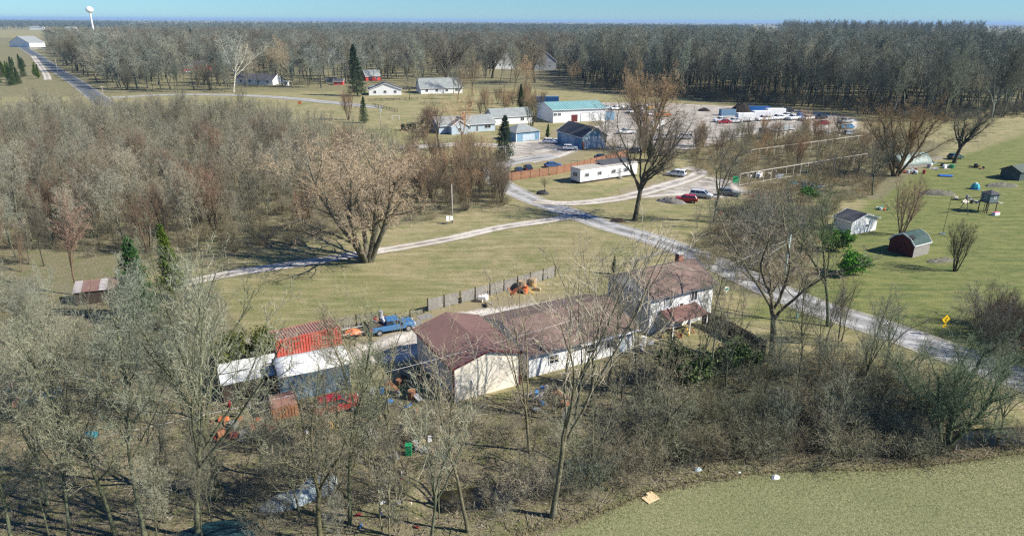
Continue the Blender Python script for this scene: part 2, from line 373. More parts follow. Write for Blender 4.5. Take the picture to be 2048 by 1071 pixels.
def walk(rg, p, d, ln, r0, K, wig, up, taper, out=0.0):
    pos = [p]; cx = p * np.array([1, 1, 0])
    for k_ in range(K - 1):
        o_ = nrm(pos[-1] * np.array([1, 1, 0])) * out if out else 0
        d = nrm(d + rg.normal(0, wig, d.shape) + np.array([0, 0, up]) + o_); pos.append(pos[-1] + d * (ln / (K - 1))[:, None])
    pos = np.stack(pos, 1); s = np.linspace(0, 1, K); rad = r0[:, None] * (1 - taper * s)[None]
    return pos, rad
def tubes(pos, rad, S, tip, rg):
    n, K, _ = pos.shape
    if K == 2 and S == 1:                       # a single pointed sliver per twig
        d = nrm(pos[:, 1] - pos[:, 0]); u = nrm(np.cross(d, rg.normal(size=d.shape))) * rad[:, :1]
        V = np.stack([pos[:, 0] + u, pos[:, 0] - u, pos[:, 1]], 1).reshape(-1, 3); i = np.arange(n) * 3
        return V, np.stack([i, i + 1, i + 2], 1), np.full(len(V), tip)
    t = nrm(np.gradient(pos, axis=1)); ref = nrm(rg.normal(size=(n, 1, 3))) if S <= 2 else np.broadcast_to(np.array([.31, .47, .2]), (n, 1, 3))
    u = nrm(np.cross(t, ref)); v = np.cross(t, u)
    if S <= 2:
        V = np.stack([pos + u * rad[..., None], pos - u * rad[..., None]], 2); S_ = 2
    else:
        an = np.arange(S) * 2 * pi / S
        V = pos[:, :, None] + rad[..., None, None] * (u[:, :, None] * np.cos(an)[None, None, :, None] + v[:, :, None] * np.sin(an)[None, None, :, None]); S_ = S
    V = V.reshape(-1, 3); b = (np.arange(n)[:, None] * K + np.arange(K - 1)[None]).ravel() * S_; q = []
    for j in range(S_ if S > 2 else 1):
        j2 = (j + 1) % S_; q.append(np.stack([b + j, b + j2, b + S_ + j2, b + S_ + j], 1))
    return V, np.concatenate(q), np.full(len(V), tip)
def assemble(name, parts, mats, smooth=True):
    V, F3, F4, A, off = [], [], [], [], 0
    for v, f_, a in parts:
        V.append(v); (F3 if f_.shape[1] == 3 else F4).append(f_ + off); A.append(a); off += len(v)
    return fast_mesh(name, np.concatenate(V), ([np.concatenate(F4)] if F4 else []) + ([np.concatenate(F3)] if F3 else []), mats, smooth, {'tip': np.concatenate(A)})
def bark_mat(name, trunk, limb, twig, lichen=.3, var=.25):
    s = NT(name); t = s.attr('tip'); o = s.obj(); inf = s.n('ShaderNodeObjectInfo')
    tr = s.mix(s.ramp(s.noise(1.3, 5, .75, o), .42, .6), lin(tuple(x * .7 for x in trunk)), lin(limb))
    tr = s.mix(s.ramp(s.noise(5, 5, .8, o, .6), .44, .6, 0, .75), tr, lin(tuple(x * .3 for x in trunk)))
    tr = s.mix(s.ramp(s.noise(.9, 5, .75, o), .5, .62, 0, lichen), tr, lin((.21, .235, .145)))
    k = s.mix(s.ramp(t, .25, .8), tr, lin(twig))
    k = s.mix(s.ramp(s.noise(.5, 2, .5, o), .4, .6, 0, var), k, lin(tuple(x * .6 for x in twig)))
    k = s.mix(1.0, k, inf.outputs['Color'], 'MULTIPLY')
    k = s.mix(1.0, k, s.mix(s.math('FRACT', s.math('MULTIPLY', inf.outputs['Random'], 7.31)), lin((.92, 1.0, .99)), lin((1.07, 1.0, .90))), 'MULTIPLY')
    r_ = s.ramp(inf.outputs['Random'], 0, 1, .68, 1.28); x = s.n('ShaderNodeHueSaturation'); s.l(r_, x.inputs['Value']); s.l(k, x.inputs['Color'])
    s.base(x.outputs[0]); s.rough(.9); s.b.inputs['Specular IOR Level'].default_value = .15; s.bump(s.noise(9, 4, .8, o), .6, .05)
    return s.m
BARK_G = bark_mat('bark_lichen', (.15, .15, .105), (.28, .275, .20), (.345, .325, .275), .45)
BARK_D = bark_mat('bark_dark', (.10, .085, .065), (.16, .14, .11), (.22, .19, .155), .2)
BARK_T = bark_mat('bark_tan', (.20, .17, .12), (.26, .23, .165), (.44, .34, .24), .2)
BARK_R = bark_mat('bark_red', (.18, .15, .12), (.24, .19, .15), (.275, .195, .15), .2)
BARK_W = bark_mat('bark_pale', (.50, .48, .42), (.62, .60, .54), (.45, .42, .36), .1)
BARK_F = bark_mat('bark_far', (.12, .11, .09), (.19, .18, .155), (.245, .24, .215), .1)
PROTO = {}
def proto(kind, seed, H, spec, bark, ncut=2):
    """spec: list of levels; the first is (stems, length share of H, lean, radius); later ones are sprout() keywords.
    The first ncut levels go to the trunk part, the rest to the crown part."""
    rg = np.random.default_rng(seed); st = spec[0]
    n = st['n']; az = rg.random(n) * .8 + np.arange(n) * 6.283 / n; le = rg.uniform(.6, 1.2, n) * st['lean']
    d = np.stack([np.sin(le) * np.cos(az), np.sin(le) * np.sin(az), np.cos(le)], 1)
    p0 = np.stack([np.cos(az), np.sin(az), np.zeros(n)], 1) * st.get('spread', 0.0); p0[:, 2] = -.15
    r0 = np.full(n, st['r']) * rg.uniform(.75, 1.1, n)
    pos, rad = walk(rg, p0, d, H * st['len'] * rg.uniform(.85, 1.05, n), r0, st.get('K', 9), st.get('wig', .06), st.get('up', .05), st.get('taper', .6))
    rad[:, 0] *= 1.35
    nl = len(spec); tp = [tubes(pos, rad, st.get('S', 7), 0.0, rg)]; cr = []
    srcs = [(pos, rad)]
    for li, sp in enumerate(spec[1:], 1):
        sp = dict(sp); S = sp.pop('S'); extra = sp.pop('also', None); tip = sp.pop('tip', li / (nl - 1))
        q = sprout(rg, srcs[-1][0], srcs[-1][1], **sp)
        if extra:
            e = dict(sp); e.update(extra); q2 = sprout(rg, srcs[-2][0], srcs[-2][1], **e); q = (np.concatenate([q[0], q2[0]]), np.concatenate([q[1], q2[1]]))
        srcs.append(q); (tp if li < ncut else cr).append(tubes(q[0], q[1], S, tip, rg))
    allz = srcs[-1][0].reshape(-1, 3)[:, 2]; top = np.percentile(allz, 99.7)
    sc = H / top
    for lst in (tp, cr):
        for i_, (v, f_, a) in enumerate(lst): lst[i_] = (v * sc, f_, a)
    t_me = assemble(kind + '_trunk', tp, [bark]); c_me = assemble(kind + '_crown', cr, [bark])
    PROTO.setdefault(kind, []).append((t_me, c_me, H))
def tw(n, ratio, ang=.75, up=.05, **k):
    d = dict(n=n, t0=.15, t1=1, ang=ang, asd=.2, ratio=ratio, K=2, wig=0, up=up, prof=.35, rr=.6, S=1, minr=.007, taper=.9); d.update(k); return d
for sd_ in range(3):     # tall woodland tree, straight-ish trunk, ascending limbs
    proto('wood', 10 + sd_, 17, [dict(n=1, len=.86, lean=.1, r=.14, K=11, wig=.07, up=.06),
        dict(n=17, t0=.28, t1=.98, ang=.65, asd=.15, ratio=.42, K=7, wig=.13, up=.12, prof=.65, rr=.45, S=4, var=.35),
        dict(n=8, t0=.2, t1=1, ang=.7, asd=.2, ratio=.45, K=5, wig=.16, up=.09, prof=.4, rr=.5, S=3, also=dict(n=14, t0=.4, ratio=.16)),
        dict(n=6, t0=.15, t1=1, ang=.7, asd=.2, ratio=.5, K=4, wig=.18, up=.07, prof=.4, rr=.6, S=2, minr=.017),
        dict(n=5, t0=.15, t1=1, ang=.7, asd=.25, ratio=.55, K=3, wig=.18, up=.06, prof=.4, rr=.6, S=2, minr=.012), tw(2, .6, minr=.009)], BARK_G)
for sd_ in range(3):     # forked tree: short bole, several ascending leaders
    proto('fork', 20 + sd_, 17, [dict(n=1, len=.32, lean=.12, r=.20, K=6, wig=.05, up=.04, taper=.3),
        dict(n=5, t0=.72, t1=1, ang=.36, asd=.12, ratio=1.9, K=10, wig=.1, up=.05, prof=.1, rr=.68, S=5, var=.2, out=.02),
        dict(n=11, t0=.15, t1=1, ang=.62, asd=.15, ratio=.36, K=6, wig=.15, up=.09, prof=.5, rr=.5, S=3),
        dict(n=6, t0=.15, t1=1, ang=.7, asd=.2, ratio=.48, K=4, wig=.19, up=.08, prof=.4, rr=.6, S=2, minr=.017),
        dict(n=5, t0=.15, t1=1, ang=.7, asd=.25, ratio=.55, K=3, wig=.18, up=.06, prof=.4, rr=.6, S=2, minr=.012), tw(2, .6, minr=.009)], BARK_G)
for sd_ in range(3):     # open-crowned tree: clear limbs, few fine twigs
    proto('limb', 25 + sd_, 17, [dict(n=1, len=.30, lean=.1, r=.17, K=6, wig=.05, up=.05, taper=.3),
        dict(n=4, t0=.7, t1=1, ang=.32, asd=.1, ratio=2.0, K=11, wig=.1, up=.07, prof=.1, rr=.66, S=6, var=.2),
        dict(n=8, t0=.2, t1=1, ang=.55, asd=.15, ratio=.36, K=7, wig=.15, up=.10, prof=.5, rr=.5, S=4),
        dict(n=6, t0=.2, t1=1, ang=.6, asd=.2, ratio=.5, K=5, wig=.16, up=.08, prof=.4, rr=.55, S=3, minr=.016),
        dict(n=4, t0=.2, t1=1, ang=.6, asd=.2, ratio=.55, K=3, wig=.15, up=.06, prof=.4, rr=.6, S=2, minr=.012)], BARK_G)
for sd_ in range(2):     # dark spreading oak
    proto('oak', 30 + sd_, 18, [dict(n=1, len=.30, lean=.05, r=.34, K=6, wig=.04, up=.05, taper=.25),
        dict(n=10, t0=.55, t1=1, ang=.5, asd=.18, ratio=1.6, K=11, wig=.15, up=.075, prof=.1, rr=.55, S=5, var=.2, out=.02),
        dict(n=13, t0=.18, t1=1, ang=.75, asd=.2, ratio=.36, K=7, wig=.24, up=.07, prof=.4, rr=.5, S=3),
        dict(n=8, t0=.15, t1=1, ang=.75, asd=.2, ratio=.45, K=5, wig=.22, up=.05, prof=.4, rr=.55, S=2, minr=.012),
        dict(n=6, t0=.15, t1=1, ang=.75, asd=.25, ratio=.5, K=3, wig=.2, up=.04, prof=.4, rr=.6, S=2, minr=.009), tw(3, .55, .8)], BARK_D)
# broad many-stemmed soft maple beside the drive
proto('broad', 41, 19, [dict(n=7, len=.62, lean=.42, r=.26, K=10, wig=.06, up=.035, taper=.6, spread=.3),
    dict(n=7, t0=.25, t1=1, ang=.5, asd=.12, ratio=.5, K=8, wig=.13, up=.07, prof=.35, rr=.6, S=5, var=.25),
    dict(n=9, t0=.12, t1=1, ang=.62, asd=.2, ratio=.42, K=6, wig=.18, up=.05, prof=.4, rr=.5, S=3, also=dict(n=8, t0=.35, ratio=.22)),
    dict(n=6, t0=.1, t1=1, ang=.7, asd=.2, ratio=.55, K=4, wig=.2, up=.0, prof=.3, rr=.55, S=2, minr=.014),
    dict(n=5, t0=.1, t1=1, ang=.7, asd=.25, ratio=.6, K=3, wig=.18, up=-.02, prof=.3, rr=.6, S=2, minr=.011), tw(2, .6, .7, -.03, minr=.01)], BARK_T, 2)
for sd_ in range(2):     # red-budded fan-shaped tree
    proto('fan', 50 + sd_, 12, [dict(n=5, len=.55, lean=.3, r=.11, K=8, wig=.05, up=.04, spread=.15),
        dict(n=7, t0=.2, t1=1, ang=.42, asd=.12, ratio=.55, K=7, wig=.09, up=.09, prof=.4, rr=.55, S=3),
        dict(n=8, t0=.15, t1=1, ang=.5, asd=.15, ratio=.45, K=5, wig=.12, up=.09, prof=.4, rr=.5, S=2, minr=.01),
        dict(n=8, t0=.1, t1=1, ang=.5, asd=.2, ratio=.5, K=3, wig=.12, up=.08, prof=.3, rr=.6, S=2, minr=.008), tw(5, .55, .5, .08)], BARK_R, 2)
for sd_ in range(2):     # brush: many thin arching stems
    proto('brush', 60 + sd_, 4.5, [dict(n=13, len=.8, lean=.7, r=.04, K=6, wig=.14, up=.03, spread=.3, S=3),
        dict(n=8, t0=.15, t1=1, ang=.6, asd=.2, ratio=.5, K=5, wig=.22, up=.02, prof=.4, rr=.6, S=2, minr=.014),
        dict(n=6, t0=.1, t1=1, ang=.7, asd=.25, ratio=.55, K=3, wig=.22, up=0, prof=.3, rr=.7, S=2, minr=.011), tw(3, .65, .8, 0, minr=.009)], BARK_G, 1)
for sd_ in range(3):     # slender thicket sapling
    proto('sapling', 70 + sd_, 9, [dict(n=2, len=.85, lean=.12, r=.06, K=7, wig=.07, up=.05, S=4, spread=.3),
        dict(n=13, t0=.15, t1=1, ang=.5, asd=.15, ratio=.34, K=5, wig=.12, up=.12, prof=.5, rr=.5, S=2, minr=.012),
        dict(n=8, t0=.1, t1=1, ang=.55, asd=.2, ratio=.5, K=3, wig=.14, up=.1, prof=.3, rr=.6, S=2, minr=.010), tw(6, .55, .6, .08, minr=.009)], BARK_G, 1)
for sd_ in range(3):     # light-weight far tree, coarser twigs
    proto('far', 80 + sd_, 20, [dict(n=1, len=.8, lean=.06, r=.26, K=7, wig=.06, up=.05, S=4),
        dict(n=15, t0=.3, t1=1, ang=.62, asd=.15, ratio=.42, K=5, wig=.14, up=.11, prof=.6, rr=.5, S=3),
        dict(n=9, t0=.15, t1=1, ang=.65, asd=.2, ratio=.45, K=3, wig=.15, up=.1, prof=.4, rr=.5, S=2, minr=.03, also=dict(n=10, t0=.4, ratio=.16)),
        dict(n=9, t0=.1, t1=1, ang=.7, asd=.25, ratio=.5, K=2, wig=0, up=.08, prof=.3, rr=.6, S=1, minr=.028, taper=.9), tw(4, .6, .7, .06, minr=.022)], BARK_F)
# conifers ---------------------------------------------------------
def needle_mat(name, c0, c1):
    s = NT(name); inf = s.n('ShaderNodeObjectInfo')
    k = s.mix(s.ramp(s.noise(1.2, 4, .7, s.obj()), .35, .65), lin(c0), lin(c1))
    k = s.mix(1.0, k, inf.outputs['Color'], 'MULTIPLY'); s.base(k); s.rough(.8); s.b.inputs['Specular IOR Level'].default_value = .2
    return s.m
NEED = needle_mat('needles', (.018, .042, .022), (.055, .085, .035))
CEDAR = needle_mat('cedar_scales', (.035, .075, .02), (.10, .13, .03))
def conifer(kind, seed, H, wid, mat_, ascend=.0, nb=150, clump=.16, pw=1.0):
    rg = np.random.default_rng(seed)
    pos, rad = walk(rg, np.array([[0, 0, -.1]]), np.array([[0, 0, 1.0]]), np.array([H]), np.array([H * .014]), 12, .015, .05, .93)
    t = np.linspace(.06, .985, nb) + rg.normal(0, .01, nb); t = np.clip(t, .05, .99); p, d, r = sample(pos, rad, t[None]); p = p[0]
    az = np.arange(nb) * 2.4 + rg.normal(0, .3, nb); ln = wid * (1 - t) ** pw * rg.uniform(.7, 1.12, nb) + .12
    el = ascend + .45 * (t - .45); dr = np.stack([np.cos(az) * np.cos(el), np.sin(az) * np.cos(el), np.sin(el)], 1)
    b = walk(rg, p, dr, ln, np.full(nb, .02), 5, .05, -.03 if ascend < .5 else .05, .8)
    tw_ = sprout(rg, b[0], b[1], n=14, t0=.1, t1=1, ang=.8, asd=.15, ratio=.32, K=3, wig=.08, up=-.02 if ascend < .5 else .12, prof=.5, rr=.7)
    sp, sdir, _ = sample(tw_[0], tw_[1], np.tile(np.linspace(.15, 1, 5)[None], (len(tw_[0]), 1)))
    sp = sp.reshape(-1, 3) + rg.normal(0, clump * .25, (sp.size // 3, 3)); sdir = nrm(sdir.reshape(-1, 3) + rg.normal(0, .5, sp.shape)); sz = clump * rg.uniform(.6, 1.4, len(sp))
    u = nrm(np.cross(sdir, rg.normal(size=sp.shape)))
    V = np.stack([sp + u * sz[:, None] * .35, sp - u * sz[:, None] * .35, sp + sdir * sz[:, None] * 1.3], 1).reshape(-1, 3); i = np.arange(len(sp)) * 3
    cr = [(V, np.stack([i, i + 1, i + 2], 1), np.ones(len(V)))]
    tr = [tubes(pos, rad, 6, 0, rg), tubes(*b, 3, .1, rg)]
    PROTO.setdefault(kind, []).append((assemble(kind + '_trunk', tr, [BARK_D]), assemble(kind + '_crown', cr, [mat_], False), H))
conifer('spruce', 1, 20, 4.6, NEED, .1, 190, .26, .8)
conifer('spruce', 2, 12, 3.3, NEED, -.05, 150, .2, .75)
conifer('cedar', 3, 9, 2.2, CEDAR, .9, 190, .15, .75)
def leafy(kind, seed, H, wid, m, n=9000, sz=.12):
    "an evergreen shrub: stems and leaf faces in an uneven dome"
    rg = np.random.default_rng(seed)
    pos, rad = walk(rg, np.zeros((9, 3)), nrm(np.c_[rg.normal(0, .5, (9, 2)), np.ones(9)]), np.full(9, H * .8), np.full(9, .04), 6, .12, .05, .7)
    q = sprout(rg, pos, rad, n=12, t0=.2, t1=1, ang=.7, asd=.3, ratio=.4, K=4, wig=.2, up=.05, prof=.2)
    sp, sdir, _ = sample(q[0], q[1], rg.random((len(q[0]), n // len(q[0])))); sp = sp.reshape(-1, 3); sp = sp + rg.normal(0, .12 * wid, sp.shape) * np.array([1, 1, .6])
    sp[:, 2] = np.maximum(sp[:, 2], .1); d = nrm(rg.normal(size=sp.shape)); u = nrm(np.cross(d, rg.normal(size=sp.shape))); s_ = (sz * rg.uniform(.6, 1.3, len(sp)))[:, None]
    V = np.stack([sp - d * s_, sp + u * s_ * .5, sp + d * s_, sp - u * s_ * .5], 1).reshape(-1, 3); i = np.arange(len(sp)) * 4
    PROTO.setdefault(kind, []).append((assemble(kind + '_trunk', [tubes(pos, rad, 4, 0, rg), tubes(*q, 3, .3, rg)], [BARK_D]), assemble(kind + '_crown', [(V, np.stack([i, i + 1, i + 2, i + 3], 1), np.ones(len(V)))], [m], False), H))
LEAF = needle_mat('evergreen_leaves', (.055, .085, .032), (.145, .175, .07))
leafy('evergreen', 5, 4.0, 1.6, LEAF); leafy('evergreen', 6, 3.0, 1.8, LEAF)

NAMES = dict(wood='bare_tree', fork='bare_tree', limb='bare_tree', oak='oak_tree', broad='maple_tree', fan='multi_stem_tree', brush='bare_shrub', sapling='sapling', far='bare_tree', spruce='spruce_tree', cedar='cedar_tree', evergreen='evergreen_shrub')
CATS = dict(brush='shrub', sapling='sapling', evergreen='shrub')
NTREE = {}
LANDMARKS = [(*P(x, y)[:2], n) for x, y, n in ((735, 521, 'the huge maple'), (905, 446, 'the grey utility pole'), (545, 842, 'the rusty shed'), (600, 790, 'the tarp shelter'), (490, 790, 'the flat shelter'), (935, 797, 'the pole barn'), (1140, 735, 'the long house'),
 (1350, 652, 'the two-storey house'), (1420, 758, 'the white-capped pole'), (1470, 690, 'the black fence'), (1884, 672, 'the yellow signs'), (1594, 636, 'the mint marker'), (1302, 996, 'the cardboard sheet'), (1551, 954, 'the white paper scrap'), (184, 874, 'the blue barrel'),
 (190, 605, 'the rusty lean-to'), (281, 610, 'the dark green fir'), (352, 585, 'the yellow-green cedar'), (437, 1000, 'the massive lichen-green tree'), (600, 990, 'the pale blue tarps'), (818, 908, 'the dark green bin'), (1113, 798, 'the orange tractor'), (1133, 838, 'the white tank'),
 (60, 806, 'the tarped truck'), (1725, 465, 'the white shed'), (1824, 515, 'the barn shed'), (1840, 330, 'the greenhouse tunnel'), (1470, 372, 'the green panel'), (1545, 722, 'the big grey tree'), (1655, 652, 'the dark-boled forked tree'), (1895, 868, 'the leaning many-stemmed tree'),
 (697, 240, 'the round purplish tree'), (715, 192, 'the very tall spruce'), (770, 190, 'the white gabled house'), (467, 184, 'the white sycamore'), (390, 142, 'the red house'), (510, 168, 'the low white house'), (892, 180, 'the dark oak'), (1069, 166, 'the second oak'), (1150, 243, 'the workshop'),
 (1480, 226, 'the tall mulch heap'), (1508, 240, 'the box trailers'), (1690, 246, 'the silver pickup'), (1862, 232, 'the pale sycamore'), (1982, 236, 'the crooked sycamore'), (146, 146, 'the round oak'), (208, 197, 'the corner pole'), (1400, 395, 'the silver minivan'), (1565, 277, 'the cream shed'),
 (1640, 352, 'the nearer frame row'), (1620, 300, 'the farther frame row'), (1567, 566, 'the mint pole'), (1500, 520, 'the lane tree'), (880, 184, 'the grey hip roof'), (630, 128, 'the grey far houses'), (1090, 140, 'the pointed gable'), (1010, 138, 'the tall white house'), (158, 590, 'the red-twigged pale tree'), (1183, 812, 'the dark slim tree'), (1330, 800, 'the tree before the house wall'), (1640, 720, 'the bank tree'), (936, 1062, 'the fan-limbed tree'), (640, 1082, 'the thick leaning tree'), (1105, 1032, 'the tallest creek tree'), (1015, 358, 'the brown fence end'), (870, 292, 'the ranch drive'), (1008, 322, 'the lawn island spruce'), (1000, 455, 'the middle of the path'), (1080, 405, 'the lane crossing'), (850, 430, 'the brush edge'), (940, 370, 'the brush middle'),
 (1195, 178, 'the far field corner'), (1408, 222, 'the small mulch heap'), (1260, 226, 'the far junk row'), (1720, 240, 'the yard end'), (1590, 212, 'the blue flatbed'), (2060, 232, 'the lawn top corner'), (640, 470, 'the shaded path stretch'), (430, 530, 'the path end'), (60, 560, 'the left thicket corner'), (250, 520, 'the left thicket gap'), (2000, 700, 'the lane bend'), (1500, 900, 'the creek bend'), (1750, 880, 'the creek middle'), (1200, 975, 'the creek left end'))]
def describe(kind, b, h, tint, bark, place, hr):
    d = min(LANDMARKS, key=lambda q: math.hypot(q[0] - b[0], q[1] - b[1])); dx, dy = b[0] - d[0], b[1] - d[1]
    rel = ('right of' if dx > 0 else 'left of') if abs(dx) > abs(dy) else ('behind' if dy > 0 else 'in front of')
    size = 'tall' if h > hr[0] + .62 * (hr[1] - hr[0]) else ('low' if h < hr[0] + .3 * (hr[1] - hr[0]) else 'middling')
    r_, g_, b_ = tint; tone = 'reddish' if bark is BARK_R else 'dark' if bark is BARK_D or sum(tint) < 2.1 else 'tan' if bark is BARK_T or r_ > g_ * 1.12 else 'greenish' if g_ > r_ * 1.05 else 'grey'
    form = dict(wood='straight tree', fork='forked tree', fan='fan-shaped tree', oak='spreading tree', sapling='slim sapling', brush='twiggy shrub', far='full-crowned tree', spruce='spruce', cedar='cedar')[kind]
    return ' '.join(('%s %s %s %s %s %s' % (size, tone, form, place, rel, d[2])).split()[:16])
def plant(kind, px, py, top, label, tint=(1, 1, 1), bark=None, wide=1.0, group=None, var=None, rz=None, xyz=None, h=None, lean=0.0):
    "a tree whose foot is seen at (px, py) and whose top at row top"
    b = P(px, py) if xyz is None else np.array(xyz, float); b[2] = ground_z(b[0], b[1])
    h = h if h is not None else max(1.0, hgt(px, py, top)); v = PROTO[kind][(NTREE.get(kind, 0) if var is None else var) % len(PROTO[kind])]
    NTREE[kind] = NTREE.get(kind, 0) + 1
    s = h / v[2]; root = thing(NAMES[kind], label, CATS.get(kind, 'tree'), b, rng.uniform(0, 6.28) if rz is None else rz, group)
    root.scale = (s * wide, s * wide, s)
    if lean: root.rotation_euler = (rng.normal(0, lean), rng.normal(0, lean), root.rotation_euler[2])
    for nm, me in (('trunk', v[0]), ('crown', v[1])):
        o = link(nm, me, root); o.color = tuple(tint) + (1,)
        if bark is not None and not (nm == 'crown' and kind in ('spruce', 'cedar', 'evergreen')):
            o.material_slots[0].link = 'OBJECT'; o.material_slots[0].material = bark
    return root
# instanced masses (one object each)
def mass(name, src, pts, scales, label, cat, tint=(1, 1, 1), bark=None):
    "one stuff object: geometry nodes put the tree mesh src on every point"
    ng = bpy.data.node_groups.new(name, 'GeometryNodeTree'); ng.is_modifier = True
    ng.interface.new_socket('Geometry', in_out='INPUT', socket_type='NodeSocketGeometry'); ng.interface.new_socket('Geometry', in_out='OUTPUT', socket_type='NodeSocketGeometry')
    a = ng.nodes.new('NodeGroupInput'); z = ng.nodes.new('NodeGroupOutput'); ip = ng.nodes.new('GeometryNodeInstanceOnPoints')
    jn = ng.nodes.new('GeometryNodeJoinGeometry'); ng.links.new(a.outputs[0], ip.inputs['Points'])
    if len(src) > 1:
        for m_ in src:
            oi = ng.nodes.new('GeometryNodeObjectInfo'); oi.inputs['Object'].default_value = m_; oi.inputs['As Instance'].default_value = True
            ng.links.new(oi.outputs['Geometry'], jn.inputs[0])
        ng.links.new(jn.outputs[0], ip.inputs['Instance']); ip.inputs['Pick Instance'].default_value = True
        at = ng.nodes.new('GeometryNodeInputNamedAttribute'); at.data_type = 'INT'; at.inputs[0].default_value = 'pick'; ng.links.new(at.outputs[0], ip.inputs['Instance Index'])
    else:
        oi = ng.nodes.new('GeometryNodeObjectInfo'); oi.inputs['Object'].default_value = src[0]; ng.links.new(oi.outputs['Geometry'], ip.inputs['Instance'])
    for nm, sk, ty in (('rot', 'Rotation', 'FLOAT_VECTOR'), ('scl', 'Scale', 'FLOAT_VECTOR')):
        at = ng.nodes.new('GeometryNodeInputNamedAttribute'); at.data_type = ty; at.inputs[0].default_value = nm; ng.links.new(at.outputs[0], ip.inputs[sk])
    ng.links.new(ip.outputs[0], z.inputs[0])
    me = bpy.data.meshes.new(name); n = len(pts); me.vertices.add(n); me.vertices.foreach_set('co', np.asarray(pts, dtype=np.float32).ravel())
    rt = np.c_[rng.normal(0, .04, (n, 2)), rng.uniform(0, 6.28, n)]; a_ = me.attributes.new('rot', 'FLOAT_VECTOR', 'POINT'); a_.data.foreach_set('vector', rt.astype(np.float32).ravel())
    a_ = me.attributes.new('scl', 'FLOAT_VECTOR', 'POINT'); a_.data.foreach_set('vector', np.asarray(scales, dtype=np.float32).ravel())
    a_ = me.attributes.new('pick', 'INT', 'POINT'); a_.data.foreach_set('value', rng.integers(0, len(src), n).astype(np.int32)); me.update()
    o = link(name, me); md = o.modifiers.new('scatter', 'NODES'); md.node_group = ng; o.color = tuple(tint) + (1,)
    return tag(o, label, cat, kind='stuff')
_src = {}
def source(kind, i, tint=(1, 1, 1), bark=None):
    "a joined trunk+crown mesh held by an unlinked object, for the masses"
    key = (kind, i, tint, bark.name if bark else None)
    if key in _src: return _src[key]
    t_, c_, _ = PROTO[kind][i]
    bm_parts = []
    for me in (t_, c_):
        v = np.empty(len(me.vertices) * 3, np.float32); me.vertices.foreach_get('co', v); lt = np.empty(len(me.polygons), np.int32); me.polygons.foreach_get('loop_total', lt)
        ls = np.empty(len(me.polygons), np.int32); me.polygons.foreach_get('loop_start', ls); vi = np.empty(len(me.loops), np.int32); me.loops.foreach_get('vertex_index', vi)
        tp = np.empty(len(me.vertices), np.float32); me.attributes['tip'].data.foreach_get('value', tp); v = v.reshape(-1, 3)
        for k_ in (3, 4):
            s_ = ls[lt == k_]
            if len(s_): bm_parts.append((v, vi[s_[:, None] + np.arange(k_)[None]], tp))
    m = bark or c_.materials[0]
    o = bpy.data.objects.new(kind + '_source', assemble(kind + '_mass', bm_parts, [m], False)); o.color = tuple(tint) + (1,); _src[key] = o; return o
def scatter(px_poly, spacing, jitter=.45, keep=None, world=False):
    poly = [np.array(p[:2]) for p in (px_poly if world else W(*px_poly))]; a = np.array(poly); x0, y0 = a.min(0); x1, y1 = a.max(0)
    A, B = np.meshgrid(np.arange(x0, x1, spacing), np.arange(y0, y1, spacing * .87)); A = A + (np.arange(A.shape[0]) % 2)[:, None] * spacing / 2
    A = A + rng.uniform(-jitter, jitter, A.shape) * spacing; B = B + rng.uniform(-jitter, jitter, B.shape) * spacing
    A, B = A.ravel(), B.ravel(); ok = in_poly(A, B, poly)
    return np.c_[A[ok], B[ok], np.zeros(ok.sum())]
# ================================================================== buildings
def ang(a, b): return math.atan2(b[1] - a[1], b[0] - a[0])
GLASS = mat('window_glass', (.03, .04, .05), .12, .3, 2, spec=.6)
WHITE = mat('white_paint', (.78, .78, .76), .5, .06, .8, (.5, .46, .38), .25)
BEIGE = mat('beige_cladding', (.76, .70, .58), .6, .10, .5, (.40, .33, .2), .35, fine=.15)
MAROON = mat('maroon_metal', (.19, .115, .10), .42, .22, .35, (.30, .20, .17), .5, spec=.6)
SHINGLE = mat('brown_shingles', (.215, .15, .122), .95, .3, 1.1, (.12, .085, .07), .8, fine=.7, bump=.8)
GREYSH = mat('grey_shingles', (.27, .29, .28), .95, .18, .5, (.18, .18, .17), .4, fine=.35, bump=.4)
DARKSH = mat('charcoal_shingles', (.075, .078, .085), .95, .2, .5, fine=.3, bump=.4)
TEAL = mat('teal_metal_roof', (.23, .42, .40), .4, .12, .2, (.30, .38, .36), .4, spec=.5)
BLUEW = mat('blue_siding', (.16, .29, .40), .6, .12, .6, (.25, .33, .38), .3)
PALEBL = mat('pale_blue_siding', (.42, .50, .56), .6, .1, .6, (.5, .52, .52), .3)
BRICK = mat('red_brick', (.28, .11, .075), .9, .25, 2.5, (.45, .3, .22), .5, fine=.4)
REDW = mat('dark_red_boards', (.10, .018, .018), .7, .3, 1.2, (.05, .02, .02), .5)
REDB = mat('red_siding', (.5, .06, .05), .7, .15, 1)
GREYW = mat('weathered_wood', (.30, .285, .255), .9, .25, 2.2, (.14, .12, .10), .6, fine=.4, bump=.4)
BROWNW = mat('brown_fence_wood', (.33, .17, .10), .8, .2, 1.6, (.22, .12, .08), .5, fine=.3)
DARKW = mat('dark_wood', (.06, .045, .035), .85, .3, 2, fine=.3)
OLIVEW = mat('dark_green_boards', (.06, .085, .08), .7, .2, 1)
GREYSID = mat('grey_siding', (.30, .32, .33), .7, .12, .7, (.2, .2, .19), .4)
CONC = mat('concrete', (.50, .49, .46), .9, .15, .8, (.25, .23, .19), .5, fine=.2)
BLACK = mat('black_rubber', (.02, .02, .02), .8, .2)
STEEL = mat('grey_steel', (.32, .33, .34), .45, .15, 1, metal=.6)
TRIM = mat('white_trim', (.75, .74, .72), .5, .05)
DKTRIM = mat('maroon_trim', (.10, .03, .035), .5, .2)
GREENP = mat('green_plastic', (.02, .26, .10), .5, .15, 2)
